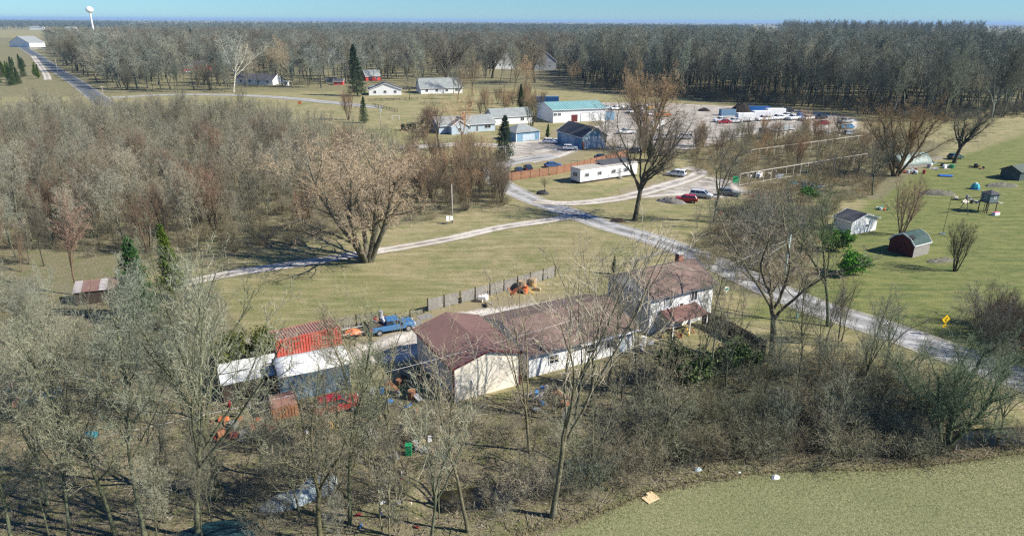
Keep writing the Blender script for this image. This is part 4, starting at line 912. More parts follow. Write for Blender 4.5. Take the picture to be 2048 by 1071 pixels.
# ================================================================== fences
def fence(name, label, pts, h, wood, post, bays, gap=.02, bw=.14, rails=2, every=1, skip=(), zb=.05, pw=.14, ph=.15, solid=True):
    c = [P(*p)[:2] for p in pts]; b = thing(name, label, 'fence', (c[0][0], c[0][1], 0)); o = c[0]
    seg = np.r_[0, np.cumsum([np.hypot(*(c[i + 1] - c[i])) for i in range(len(c) - 1)])]
    def at(s):
        i = min(np.searchsorted(seg, s, side='right') - 1, len(c) - 2); t = (s - seg[i]) / (seg[i + 1] - seg[i]); q = c[i] * (1 - t) + c[i + 1] * t - o; return np.array([q[0], q[1], 0])
    n = max(1, int(round(seg[-1] / bays))); rg = np.random.default_rng(len(label))
    for k in range(n + 1): MB().box(at(seg[-1] * k / n) + [0, 0, (h + ph) / 2 - .1], (pw, pw, h + ph + .2)).build('post', post, b)
    for k in range(n):
        if k in skip: continue
        a_, e_ = at(seg[-1] * k / n), at(seg[-1] * (k + 1) / n); L = np.linalg.norm(e_ - a_); u = (e_ - a_) / L; nn = np.array([-u[1], u[0], 0]); r_ = math.atan2(u[1], u[0]); m_ = MB()
        for r in range(rails): z_ = h * (r + .6) / (rails + .2); m_.bar(a_ + u * .07 + [0, 0, z_] + nn * .05, e_ - u * .07 + [0, 0, z_] + nn * .05, .05, .09)
        m_.build('rail', wood, b); m_ = MB(); nb = int((L - .16) / (bw + gap))
        if solid:
            for i in range(nb):
                if rg.random() < .03: continue
                m_.box(a_ + u * (.08 + (bw + gap) * (i + .5)) + [0, 0, zb + (h - zb) / 2 + rg.normal(0, .015)] - nn * .01, (bw, .025, h - zb), r_)
            m_.build('picket_panel', wood, b)
    return b
fence('wooden_fence', 'weathered grey board fence with dark posts between lawn and drive', [(856, 622), (922, 606), (990, 588), (1050, 571), (1110, 553)], 1.75, GREYW, DARKW, 2.45)
fence('wooden_fence', 'grey see-through fence behind the red container', [(478, 712), (523, 694), (612, 674), (698, 656), (760, 648)], 1.7, GREYW, DARKW, 3.0, .1, .1)
fence('rail_fence', 'low broken rail fence behind the blue pickup', [(762, 646), (800, 638), (848, 626)], .8, GREYW, DARKW, 2.4, solid=False)
fence('brown_fence', 'long red-brown board fence between mobile home and gravel yard', [(1004, 364), (1054, 357), (1114, 348.5), (1160, 338), (1205, 327), (1256, 313)], 2.1, BROWNW, mat('fence_post_brown', (.25, .12, .07), .8, .2), 2.75, .035, .15)
fence('black_fence', 'black slatted screen fence beside the two-storey house', [(1404, 648), (1440, 662), (1490, 690), (1528, 712)], 2.0, mat('black_boards', (.018, .018, .02), .7, .3), DARKW, 2.3)
fence('rail_fence', 'grey rail fence in front of the lane beside the two-storey house', [(1262, 528), (1300, 516), (1345, 502)], 1.0, GREYW, GREYW, 2.6, rails=3, solid=False)
fence('rail_fence', 'double dark rail fence across the far tan lawn', [(746, 212), (770, 218), (795, 225)], 1.3, DARKW, DARKW, 3.2, rails=3, solid=False)
fence('rail_fence', 'dark rail fence in front of the white gabled house', [(738, 203), (780, 201), (835, 199)], 1.2, DARKW, DARKW, 3.2, rails=3, solid=False)
fence('rail_fence', 'white-ish rail paddock by the big lone white house', [(62, 100), (80, 98), (92, 101)], 1.6, WHITE, WHITE, 8, rails=3, solid=False)
# fallen fence panels
for i, (x_, y_, r_) in enumerate(((815, 648, .35), (838, 636, .5))):
    m_ = MB()
    for k_ in range(12): m_.box((k_ * .16, 0, .06), (.13, 1.6, .03))
    m_.box((.9, .5, .03), (2.0, .1, .04)).box((.9, -.5, .03), (2.0, .1, .04))
    o = m_.build('fence_panel', GREYW, None, loc=P(x_, y_)); o.rotation_euler = (0, 0, r_); tag(o, ['grey fence panel fallen flat close to the blue pickup', 'grey fence panel fallen at the end of the board fence'][i], 'fence panel')

# ================================================================== vehicles
TYRE = mat('tyre', (.018, .018, .02), .85, .2); RIM = mat('rim', (.45, .46, .48), .35, .1, metal=.7); LAMP = mat('headlamp', (.75, .78, .8), .15, .05); TAIL = mat('tail_lamp', (.45, .02, .02), .3, .1)
def paint(nm, c, r=.28): return mat('paint_' + nm, c, r, .05, .8, tuple(x * .75 + .04 for x in c), .25, spec=.6)
_veh = {}
def vehicle(kind, px, py, deg, col, label, group=None, name=None, scale=1.0):
    if kind not in _veh:
        r = thing(kind, 'x', 'x'); S = dict(
            car=(4.6, 1.8, [(-2.3, .35), (2.25, .33), (2.3, .6), (2.15, .82), (1.0, .95), (-1.75, 1.0), (-2.2, .98), (-2.32, .7)], (-1.95, 1.05, -1.35, .25, .95, 1.46)),
            suv=(4.7, 1.86, [(-2.35, .4), (2.3, .38), (2.35, .7), (2.2, 1.0), (1.1, 1.12), (-2.2, 1.12), (-2.35, .9)], (-2.25, 1.15, -1.85, .35, 1.08, 1.72)),
            minivan=(5.0, 1.95, [(-2.5, .38), (2.4, .36), (2.5, .65), (2.3, .9), (1.5, 1.08), (-2.35, 1.08), (-2.5, .85)], (-2.42, 1.6, -2.2, .5, 1.04, 1.78)),
            pickup=(5.6, 1.95, [(-2.8, .5), (2.7, .48), (2.8, .8), (2.65, 1.08), (1.35, 1.18), (-2.75, 1.15), (-2.8, .9)], (-1.0, 1.45, -.8, .65, 1.12, 1.82)),
            truck=(5.8, 2.1, [(-2.9, .6), (2.8, .58), (2.9, .95), (2.75, 1.25), (1.5, 1.38), (-2.85, 1.32), (-2.9, 1.0)], (-.9, 1.6, -.7, .8, 1.3, 2.05)),
            boxtruck=(6.8, 2.2, [(-3.4, .6), (3.3, .58), (3.4, .95), (3.2, 1.35), (2.5, 1.5), (-3.3, .95), (-3.4, .8)], (1.05, 2.6, 1.15, 2.0, 1.2, 2.25)))[kind]
        L, wd, prof, (b0, b1, t0, t1, z0, z1) = S; h_ = wd / 2
        bd = MB(); bd.prism(prof, -h_, h_)
        V = [(b0, -h_ * .95, z0), (b1, -h_ * .95, z0), (b1, h_ * .95, z0), (b0, h_ * .95, z0), (t0, -h_ * .78, z1), (t1, -h_ * .78, z1), (t1, h_ * .78, z1), (t0, h_ * .78, z1)]
        bd.add(V, [(3, 2, 1, 0), (4, 5, 6, 7), (0, 1, 5, 4), (1, 2, 6, 5), (2, 3, 7, 6), (3, 0, 4, 7)])
        bd.build('body', WHITE, r, bevel=.07)
        Vn = np.array(V, float)
        def pane(nm, idx, m0=.12, m1=.10, s0=0.0, s1=1.0):
            q = Vn[list(idx)]                     # bottom-left, bottom-right, top-right, top-left
            def pt(a, b): return (q[0] * (1 - a) + q[1] * a) * (1 - b) + (q[3] * (1 - a) + q[2] * a) * b
            a0, a1 = s0 + (s1 - s0) * m0 * .5, s1 - (s1 - s0) * m0 * .5; c = [pt(a0, m1 + .05), pt(a1, m1 + .05), pt(a1, 1 - m1), pt(a0, 1 - m1)]
            n = np.cross(c[1] - c[0], c[3] - c[0]); n /= np.linalg.norm(n); ctr = Vn.mean(0)
            if n @ (c[0] - ctr) < 0: n = -n
            c = np.array(c); MB().add(np.vstack([c + n * .015, c - n * .02]), [(0, 1, 2, 3), (7, 6, 5, 4), (0, 4, 5, 1), (1, 5, 6, 2), (2, 6, 7, 3), (3, 7, 4, 0)]).build(nm, GLASS, r)
        pane('windscreen', (1, 2, 6, 5)); pane('rear_window', (3, 0, 4, 7))
        k = 2 if kind in ('car', 'pickup', 'truck') else (1 if kind == 'boxtruck' else 3)
        for i in range(k):
            pane('side_window', (0, 1, 5, 4), .14, .1, i / k, (i + 1) / k); pane('side_window', (3, 2, 6, 7), .14, .1, i / k, (i + 1) / k)
        wr = .34 if kind in ('car', 'suv', 'minivan') else .42; wx = L / 2 - .95
        tm = MB().cyl((0, -.11, 0), (0, .11, 0), wr, n=14).mesh('tyre', TYRE); rm = MB().cyl((0, -.125, 0), (0, .125, 0), wr * .6, n=10).mesh('rim', RIM)
        for x_ in (-wx, wx):
            for y_ in (-h_ + .09, h_ - .09):
                wl = link('wheel', tm, r); wl.location = (x_, y_, wr); link('rim', rm, wl)
        fz, bz = prof[2][1], prof[-1][1]
        for sg in (-1, 1):
            MB().box((L / 2 - .05, sg * (h_ - .28), fz + .08), (.14, .38, .16)).build('headlight', LAMP, r); MB().box((-L / 2 + .0, sg * (h_ - .12), bz + .02), (.12, .2, .3)).build('taillight', TAIL, r)
        MB().box((L / 2 + .02, 0, .5), (.16, wd * .96, .2)).build('bumper', STEEL if kind in ('pickup', 'truck', 'boxtruck') else BLACK, r); MB().box((-L / 2 - .02, 0, .52), (.14, wd * .94, .2)).build('bumper', BLACK, r)
        for sg in (-1, 1): MB().box((b1 - .35, sg * (h_ + .07), z0 + .12), (.12, .16, .14)).build('mirror', BLACK, r)
        if kind in ('pickup', 'truck'): MB().box(((-L / 2 + b0) / 2 - .02, 0, z0 + .05), (b0 + L / 2 - .25, wd - .3, .03)).build('bed_floor', DARKW, r)
        if kind == 'boxtruck': MB().box((-1.15, 0, 2.1), (4.3, 2.3, 2.4)).build('cargo_box', WHITE, r, bevel=.04)
        _veh[kind] = (r, False)
    r, used = _veh[kind]
    if used:
        o = copy_tree(r)
    else: o = r; _veh[kind] = (r, True); kids(r); [kids(c) for c in kids(r)]
    o.name = name or dict(car='parked_car', suv='parked_suv', minivan='minivan', pickup='pickup_truck', truck='work_truck', boxtruck='box_truck')[kind]
    o.location = tuple(P(px, py)); o.rotation_euler = (0, 0, radians(deg)); o['label'] = label; o['category'] = dict(car='car', suv='car', minivan='van', pickup='truck', truck='truck', boxtruck='truck')[kind]
    o.scale = (scale,) * 3
    if group: o['group'] = group
    elif 'group' in o: del o['group']
    for ch in [c for c in bpy.data.objects if c.parent == o] if used else kids(o):
        if ch.name.startswith('body'): ch.material_slots[0].link = 'OBJECT'; ch.material_slots[0].material = col
    return o
PW = paint('white', (.8, .8, .8)); PBL = paint('blue', (.05, .16, .32)); PRD = paint('red', (.36, .015, .02)); PNAVY = paint('navy', (.02, .03, .07)); PSIL = paint('silver', (.5, .52, .54)); PGRY = paint('grey', (.16, .17, .18)); PDK = paint('dark', (.03, .035, .04))
vehicle('pickup', 785, 661, 24, PBL, 'old blue pickup loaded with junk beside the rail fence')
vehicle('suv', 675, 820, 28, PRD, 'dark red wagon parked in the brush before the tarp shelter')
vehicle('suv', 1101, 287, -12, PW, 'white hatchback nearest the small hipped garage'); vehicle('suv', 1140, 300, -4, PW, 'white crossover parked beside the blue barn garage')
G_ = 'cars parked behind the brown fence'
vehicle('car', 1038, 345, 100, PNAVY, 'navy car parked at the left end of the brown fence', G_); vehicle('car', 1056, 340, 100, PNAVY, 'second navy car from the left end of the brown fence', G_)
vehicle('car', 1106, 334, 20, paint('mid_blue', (.04, .10, .25)), 'blue car behind the middle of the brown fence', G_); vehicle('car', 1205, 318, 10, PDK, 'black car under the slim bare tree behind the brown fence', G_)
vehicle('minivan', 1352, 352, 150, PW, 'white minivan seen from the back on the upper gravel loop'); vehicle('suv', 1372, 404, 165, PRD, 'dark red hatchback beside the log heap')
vehicle('minivan', 1402, 395, -24, PSIL, 'silver minivan between the red hatchback and the grey wagon'); vehicle('suv', 1456, 391, -14, PGRY, 'dull grey wagon behind the straight bare tree')
vehicle('suv', 1265, 306, 160, PGRY, 'dark grey car among twigs right of the blue barn garage'); vehicle('car', 1332, 312, 170, PDK, 'black car parked by the olive cedar')
G_ = 'white work trucks of the gravel yard'
for k_, x_, y_, d_, c_, lb in [
    ('pickup', 1252, 268, 190, PW, 'white pickup on open gravel right of the blue barn garage'), ('boxtruck', 1306, 262, 200, PW, 'white box truck behind the tall tan-crowned tree'), ('truck', 1328, 280, 185, PW, 'white work truck with dark windows in the yard middle'),
    ('minivan', 1368, 278, 175, PW, 'white van with orange mark alone in the yard middle'), ('pickup', 1442, 244, 195, PW, 'white pickup at the left end of the truck row'), ('pickup', 1468, 246, 190, PW, 'white pickup second in the truck row beside a red car'),
    ('truck', 1528, 242, 195, PW, 'white work truck right of the white box trailers'), ('truck', 1556, 240, 200, PW, 'white work truck mid-row, nose to the yard'), ('pickup', 1574, 235, 205, PW, 'white pickup just left of the dark-windowed truck'),
    ('truck', 1586, 240, 212, PW, 'white truck facing the yard, left of the blue flatbed'), ('truck', 1614, 241, 215, PW, 'white truck facing the yard, right of the blue flatbed'), ('pickup', 1690, 246, 200, PSIL, 'silver pickup at the right end of the yard')]:
    vehicle(k_, x_, y_, d_, c_, lb, G_, scale=1.12)
for k_, x_, y_, d_, c_, lb in [('car', 1448, 247, 185, PRD, 'red car tucked between the first two white pickups'), ('pickup', 1599, 236, 205, paint('bright_blue', (.03, .22, .6)), 'bright blue flatbed truck in the truck row'), ('suv', 1640, 238, 190, PDK, 'dark car behind the right end of the truck row'),
    ('car', 1645, 249, 185, PRD, 'dark red car right of the white trucks'), ('car', 1693, 257, 190, paint('sky_blue', (.06, .3, .55)), 'sky blue car at the right end of the yard'), ('truck', 1325, 234, 185, paint('orange', (.75, .22, .06)), 'orange flatbed truck in the far part of the yard'), ('pickup', 1572, 225, 190, PDK, 'dark pickup behind the white trucks')]:
    vehicle(k_, x_, y_, d_, c_, lb, scale=1.12)
for i, (x_, y_) in enumerate(((1215, 218), (1232, 220), (1262, 226), (1283, 229), (1300, 231))):
    vehicle(['car', 'pickup', 'suv', 'truck', 'car'][i], x_, y_, 190 + 20 * i, PW, ['white car first in the far junk row, next to the workshop roof', 'white pickup second in the far junk row', 'white wagon in the middle of the far junk row', 'white truck fourth in the far junk row', 'white car last in the far junk row beside the orange truck'][i], 'white vehicles in the far junk row', scale=1.1)
vehicle('car', 375, 146, 0, PW, 'white car in front of the red house far away'); vehicle('suv', 1700, 270, 10, PSIL, 'pale car half hidden by brush beyond the greenhouse frames')
vehicle('pickup', 60, 806, 12, paint('tarped_blue', (.05, .12, .20)), 'blue tarped truck deep in the bottom left wood'); vehicle('truck', 38, 800, 100, paint('brown_cab', (.12, .05, .04)), 'brown cab with white window frame in the dark left wood')
vehicle('suv', 1910, 318, 20, paint('green_old', (.03, .09, .07)), 'old dark green car under the dark wide tree'); 
# white box trailers
for i, (x_, y_, L) in enumerate(((1475, 245, 7.0), (1507, 240, 7.5), (1534, 235, 8.0))):
    b = thing('box_trailer', ['white box trailer behind the second pickup', 'white box trailer in the middle of three', 'white box trailer farthest right of the three'][i], 'trailer', P(x_, y_), radians(8), 'white box trailers in the truck row')
    MB().box((L / 2, 1.3, 2.1), (L, 2.6, 2.8)).build('box', WHITE, b, bevel=.06); MB().box((L / 2, 1.3, .62), (L, 2.3, .15)).build('chassis', STEEL, b)
    MB().box((-.03, 1.3, 2.1), (.05, 2.2, 2.4)).build('rear_door', PALEBL, b)
    for y2 in (.1, 2.5):
        for x2 in (L * .6, L * .75): MB().cyl((x2, y2 - .1, .4), (x2, y2 + .1, .4), .4, n=12).build('wheel', TYRE, b)
# flatbed trailer with orange load
b = thing('flatbed_trailer', 'small flatbed trailer between the red container and the blue pickup', 'trailer', P(683, 682), radians(24))
MB().box((1.5, .9, .55), (3.0, 1.8, .1)).build('deck', DARKW, b); MB().bar((3.0, .9, .5), (4.2, .9, .45), .1, .1).build('tongue', STEEL, b)
for y_ in (-.1, 1.9): MB().cyl((1.5, y_ - .1, .33), (1.5, y_ + .1, .33), .33, n=12).build('wheel', TYRE, b)
for y_ in (.03, 1.77): MB().bar((0, y_, .78), (3.0, y_, .78), .05, .05).build('side_rail', WHITE, b)

# ================================================================== lumpy heaps, tarps and junk
def heap_mesh(nm, w_, d_, h_, m, seed, rough_=.35, n=16):
    rg = np.random.default_rng(seed); V = []; F = []
    ph = rg.uniform(0, 6.28, (5, 2)); fr = rg.uniform(1, 4, (5, 2))
    for i in range(n + 1):
        for j in range(n + 1):
            u, v = i / n * 2 - 1, j / n * 2 - 1; r_ = math.hypot(u, v); base = max(0, 1 - r_ ** 2.2) ** .7
            wob = sum(math.sin(fr[k, 0] * u * 2 + ph[k, 0]) * math.sin(fr[k, 1] * v * 2 + ph[k, 1]) for k in range(5)) / 5
            V.append((u * w_ / 2, v * d_ / 2, h_ * base * (1 + rough_ * wob + rg.normal(0, rough_ * .2)) - .03))
    for i in range(n):
        for j in range(n): a = i * (n + 1) + j; F.append((a, a + n + 1, a + n + 2, a + 1))
    return MB().add(V, F).mesh(nm, m, False)
def heap(name, label, cat, px, py, w_, d_, h_, m, rz=0.0, rough_=.35, seed=None):
    o = link(name, heap_mesh(name, w_, d_, h_, m, seed or int(px * 7 + py), rough_), None, P(px, py)); o.rotation_euler = (0, 0, rz); return tag(o, label, cat)
COLS = {k: mat('junk_' + k, c, .6, .2, 2) for k, c in dict(white=(.7, .7, .68), red=(.30, .035, .035), blue=(.05, .2, .45), grey=(.3, .3, .3), black=(.03, .03, .03), rust=(.3, .14, .07), orange=(.55, .16, .06), green=(.04, .25, .12), yellow=(.75, .45, .08), teal=(.05, .35, .4), wood=(.4, .3, .18), cream=(.75, .65, .5)).items()}
def junk(label, px, py, r, cols, n=12, sz=(.3, 1.1), seed=0, cat='junk pile', name='junk_pile', rise=.6):
    rg = np.random.default_rng(seed + int(px)); b = thing(name, label, cat, P(px, py), rg.uniform(0, 3))
    for i in range(n):
        a, q = rg.uniform(0, 6.28), r * rg.random() ** .6; s = rg.uniform(*sz, 3) * [1, .7, .5]; z_ = s[2] / 2 + rise * (1 - q / r) * rg.random(); m = COLS[cols[i % len(cols)]]; k = rg.integers(4)
        c = np.array([math.cos(a) * q, math.sin(a) * q, z_])
        if k == 0: MB().cyl(c - [0, 0, z_], c + [0, 0, s[2]], s[0] * .4, n=10).build('scrap_drum', m, b)
        elif k == 1: o = MB().box((0, 0, 0), (s[0] * 1.6, s[1] * 1.4, .05)).build('scrap_sheet', m, b); o.location = tuple(c); o.rotation_euler = (rg.uniform(-.7, .7), rg.uniform(-.5, .5), a)
        elif k == 2: MB().bar(c - [s[0], 0, z_ - .1], c + [s[0], rg.uniform(-.5, .5), .1], .09, .09).build('scrap_beam', m, b)
        else: o = MB().box((0, 0, 0), s, taper=(.85, .8)).build('scrap_box', m, b, bevel=.03); o.location = tuple(c); o.rotation_euler = (rg.uniform(-.2, .2), 0, a)
    return b
heap('log_heap', 'grey heap of cut brush and logs beside the dark red hatchback', 'brush heap', 1342, 404, 6.5, 3.0, .9, mat('grey_brush', (.24, .22, .2), .95, .4, 3, (.08, .07, .06), .7, fine=.6), -.5, .6)
heap('dark_heap', 'tall black mulch heap behind the truck row', 'heap', 1480, 226, 10, 6, 3.8, mat('black_mulch', (.025, .02, .016), .95, .3, 1), 0, .4)
heap('dark_heap', 'smaller black mulch heap left of the truck row', 'heap', 1408, 222, 5.5, 4, 1.3, mat('black_mulch', (0, 0, 0)), 0, .4)
heap('dark_lump', 'dark burnt lump on the lawn by the crooked fruit tree', 'heap', 1085, 388, 3.0, 1.6, .9, COLS['black'], 0, .5)
heap('dark_lump', 'low dark woodpile at the lane side left of the contorted tree', 'woodpile', 1236, 443, 3.4, 1.2, .7, DARKW, 0, .6)
heap('brush_heap', 'long low heap of dead brush beside the blue dome', 'brush heap', 2003, 372, 8.5, 3.2, .8, mat('dead_brush', (.17, .16, .12), .95, .4, 3, (.06, .06, .05), .7, fine=.6), .1, .7)
heap('brush_heap', 'brush and scrap heap between red-budded tree and playhouse', 'brush heap', 1876, 388, 8, 3.5, .9, mat('dead_brush', (0, 0, 0)), -.1, .8)
heap('brush_heap', 'low brush heap behind the dark fan-shaped bush tree', 'brush heap', 1882, 522, 5.5, 1.8, .5, mat('dead_brush', (0, 0, 0)), .2, .8)
junk('white and black scrap lying left of the playhouse', 1938, 401, 2.8, ['white', 'black', 'cream', 'grey'], 12, (.3, 1.2))
junk('scrap under the dark wide tree beside the greenhouse tunnel', 1868, 332, 5, ['white', 'grey', 'green', 'black', 'white'], 18, (.4, 1.6))
junk('white bins and red scrap left of the greenhouse tunnel', 1830, 345, 3.0, ['white', 'red', 'white', 'grey'], 12, (.4, 1.4))
junk('overturned black mower frame on the grass left of the green shed', 1956, 336, 1.6, ['black', 'black', 'rust'], 7, (.4, 1.2), cat='scrap')
junk('blue and white rubbish below the greenhouse frames', 1612, 371, 4, ['blue', 'white', 'grey', 'teal'], 14, (.3, 1.1))
junk('green and orange toys beside the white shed', 1762, 418, 1.3, ['green', 'orange', 'white', 'teal'], 7, (.3, .8), cat='toys', name='toy_pile')
junk('dark tyres and red parts behind the straight bare tree', 1462, 424, 3.6, ['black', 'black', 'red', 'black', 'grey'], 20, (.4, 1.2))
junk('red tractor parts and bins behind the grey wagon', 1492, 392, 3.4, ['red', 'black', 'green', 'red', 'grey'], 15, (.4, 1.3))
junk('white boards piled among dark weeds by the nearer frames', 1525, 352, 4.2, ['white', 'grey', 'cream', 'black'], 15, (.6, 1.9))
junk('scattered white crates at the yard corner by the cream shed', 1655, 268, 5, ['white', 'red', 'white', 'rust'], 14, (.6, 1.8))
junk('dark rusty scrap on the left wall side of the pole barn', 815, 792, 4.2, ['rust', 'black', 'grey', 'rust', 'blue'], 24, (.3, 1.2))
junk('rusty orange scrap in front of the low flat shelter', 500, 838, 4.0, ['rust', 'orange', 'rust', 'grey', 'red'], 20, (.3, 1.1))
junk('red pots and parts below the yellow sawhorse', 635, 872, 1.4, ['red', 'red', 'grey', 'white'], 9, (.2, .55))
junk('rubbish along the path under the creek trees', 740, 1012, 5.5, ['white', 'grey', 'red', 'cream', 'blue'], 13, (.12, .35), rise=.05)
junk('grey metal scrap between tree trunks near the green bin', 770, 890, 4.5, ['black', 'grey', 'wood', 'white'], 18, (.3, 1.2))
junk('grey barrels and blue tub under trees before the long house', 1070, 800, 2.4, ['grey', 'blue', 'grey', 'white'], 10, (.4, 1.0))
junk('flower pots and red tubs along the porch of the two-storey house', 1352, 668, 3.0, ['red', 'rust', 'wood', 'yellow'], 14, (.3, .9))
junk('white boxes stacked at the end of the long house', 1283, 690, 1.6, ['white', 'grey', 'white'], 7, (.4, 1.0), rise=.7)
junk('junk load in the bed of the blue pickup', 763, 657, 1.3, ['white', 'black', 'grey', 'white', 'red'], 10, (.3, .8), rise=1.1).location[2] = 1.15
junk('small things along the board fence, white tub foremost', 968, 604, 1.6, ['white', 'cream', 'white', 'black'], 7, (.4, 1.3))
junk('orange and wood planks stacked inside the board fence', 1048, 577, 2.6, ['orange', 'wood', 'yellow', 'orange'], 12, (.5, 1.6))
junk('scrap load of mixed metal in the far junk row', 1272, 218, 9, ['white', 'grey', 'white', 'yellow', 'black'], 26, (1, 2.6))
# orange load, tarps, bins, signs
o = heap('orange_tarp', 'orange tarp bundle on the flatbed trailer', 'tarp', 706, 674, 2.2, 1.3, .5, COLS['orange'], .4, .4); o.location[2] = .62
for i, (x_, y_, w2, d2, h2, r_, lb) in enumerate(((578, 1000, 4.6, 2.4, .5, .5, 'left crumpled pale blue tarp on the ground'), (618, 985, 3.2, 2.2, .9, .9, 'upright folded pale blue tarp between the two others'), (640, 968, 3.0, 3.4, .4, .3, 'right flat pale blue tarp sheet with straight edge'))):
    heap('blue_tarp', lb, 'tarp', x_, y_, w2, d2, h2, mat('pale_blue_tarp', (.36, .42, .42), .6, .3, 1.2, (.25, .28, .24), .7), r_, .3)
heap('dark_tarp', 'dark teal tarp at the bottom under the twin-trunk tree', 'tarp', 420, 1078, 7, 4, .7, mat('dark_teal_tarp', (.012, .04, .045), .6, .3, 1), .3, .3)
o = MB().cyl((-.45, 0, .32), (.45, 0, .32), .32, n=14).build('blue_barrel', COLS['teal'], None, True, loc=P(184, 874)); tag(o, 'blue plastic barrel lying on the clearing floor', 'barrel')
heap('green_tub', 'dark green tub left of the blue barrel', 'tub', 118, 862, 1.1, .8, .5, COLS['green'], 0, .3)
b = thing('sawhorse', 'yellow sawhorse with a yellow plank below the red wagon', 'sawhorse', P(650, 862), .2)
YL = COLS['yellow']; MB().bar((-.8, 0, .8), (.8, .1, .85), .12, .15).build('beam', YL, b); MB().bar((-.9, .5, .75), (1.2, -.4, .35), .3, .06).build('plank', YL, b)
for sx in (-.7, .7):
    for sy in (-.3, .3): MB().bar((sx, 0, .8), (sx + .1, sy, 0), .08, .08).build('leg', YL, b)
o = MB().box((0, 0, .5), (.5, .5, 1.0), taper=(1.05, 1.05)).box((0, 0, 1.04), (.58, .58, .08)).build('wheelie_bin', GREENP, None, loc=P(818, 908)); tag(o, 'dark green upright bin between creek trees', 'bin')
o = MB().cyl((0, 0, 0), (.05, 0, 1.3), .07).build('white_post', WHITE, None, loc=P(787, 920)); tag(o, 'short white post left of the dark green bin', 'post')
b = thing('orange_tractor', 'orange garden tractor half hidden by trees before the long house', 'tractor', P(1113, 798), radians(-50))
OR = COLS['orange']; MB().box((.6, 0, .75), (1.1, .7, .5)).build('hood', OR, b, bevel=.06); MB().box((-.4, 0, .75), (.8, 1.0, .35)).build('fender', OR, b, bevel=.05); MB().box((-.35, 0, 1.15), (.45, .5, .5)).build('seat', BLACK, b); MB().bar((1.2, 0, .45), (1.9, 0, .5), 1.3, .35).build('front_loader', OR, b)
for x_, r_ in ((.95, .3), (-.5, .48)):
    for y_ in (-.5, .5): MB().cyl((x_, y_ - .1, r_), (x_, y_ + .1, r_), r_, n=14).build('wheel', TYRE, b)
b = thing('white_tank', 'white water tank under the trees before the long house', 'tank', P(1133, 838)); MB().lathe([(.33, 0), (.36, .1), (.36, .75), (.25, .95), (.1, 1.0)], n=16).build('tank', WHITE, b, True); MB().lathe([(.12, 1.0), (.12, 1.08)], n=10).build('cap', COLS['blue'], b)
o = MB().prism([(-1.6, .05), (-1.2, 0), (1.3, 0), (1.7, .15), (1.75, .45), (-1.7, .45)], -.6, .6, ins=None).build('rowing_boat', paint('boat_blue', (.03, .15, .5)), None, bevel=.15, loc=P(1890, 353)); o.rotation_euler = (0, 0, -.15); tag(o, 'small blue boat lying on the green lawn', 'boat')
b = thing('play_dome', 'blue and teal dome toy on the green lawn', 'dome', P(1950, 378)); MB().lathe([(1.0, 0), (.95, .6), (.7, 1.2), (.35, 1.45)], n=8).build('dome', COLS['teal'], b); MB().lathe([(1.02, 0), (1.06, .25)], n=8).build('rim', COLS['blue'], b); MB().lathe([(.37, 1.43), (.15, 1.6)], n=8).build('cap', WHITE, b)
b = thing('goal', 'white football goal on the far tan lawn', 'goal', P(784, 240), .1)
for a_, e_ in (((0, 0, 0), (0, 0, 1.7)), ((3, 0, 0), (3, 0, 1.7)), ((0, 0, 1.7), (3, 0, 1.7)), ((0, 0, 1.7), (0, 1.3, 0)), ((3, 0, 1.7), (3, 1.3, 0)), ((0, 1.3, 0), (3, 1.3, 0))): MB().bar(a_, e_, .12, .12).build('bar', WHITE, b)
b = thing('backboard', 'bright green panel on a post behind the silver minivan', 'panel', P(1470, 372), .2); MB().box((0, 0, 1.6), (1.5, .1, 1.6)).build('panel', GREENP, b); MB().box((0, .1, .8), (.1, .1, 1.6)).build('post', STEEL, b)
o = MB().box((0, 0, .04), (1.35, .85, .03)).box((.35, .5, .06), (.6, .3, .03)).build('cardboard', mat('cardboard', (.62, .47, .27), .8, .15, 2), None, loc=P(1302, 996)); o.rotation_euler = (.03, .05, .6); tag(o, 'tan cardboard sheet lying at the field edge', 'cardboard')
for x_, y_, m_, lb, s_ in ((1551, 954, 'white', 'white paper scrap at the edge of the grass field', .6), (1396, 938, 'blue', 'pale blue bag hanging in the creek brush', .5), (1479, 944, 'white', 'tiny white scrap left of the paper scrap', .22), (717, 1029, 'red', 'red cap-like scrap under the creek trees', .4), (764, 1004, 'white', 'small white box lying under the creek trees', .35)):
    heap('litter_scrap', lb, 'litter', x_, y_, s_ * 1.5, s_, s_ * .4, COLS[m_] if m_ != 'blue' else mat('pale_blue_tarp', (0, 0, 0)), .4, .5)
# road signs
b = thing('warning_sign', 'yellow diamond road sign with small yellow plate below', 'sign', P(1884, 672), radians(14))
SY = mat('sign_yellow', (.9, .58, .02), .45, .04); MB().cyl((0, .05, 0), (0, .05, 2.9), .035).build('post', STEEL, b)
MB().add([(x * .62, y_, 2.35 + z * .62) for y_ in (0, -.02) for x, z in ((-1, 0), (0, -1), (1, 0), (0, 1))], [(0, 1, 2, 3), (7, 6, 5, 4), (0, 4, 5, 1), (1, 5, 6, 2), (2, 6, 7, 3), (3, 7, 4, 0)]).build('diamond', SY, b)
m_ = MB(); m_.bar((0, -.03, 2.05), (0, -.03, 2.4), .07, .02).bar((0, -.03, 2.4), (.16, -.03, 2.58), .07, .02).bar((-.1, -.03, 2.55), (.16, -.03, 2.62), .07, .02).bar((.0, -.03, 2.25), (-.18, -.03, 2.4), .06, .02); m_.build('symbol', BLACK, b)
MB().box((0, 0, 1.45), (.5, .02, .38)).build('plate', SY, b); MB().box((0, -.015, 1.45), (.26, .01, .1)).build('marking', BLACK, b)
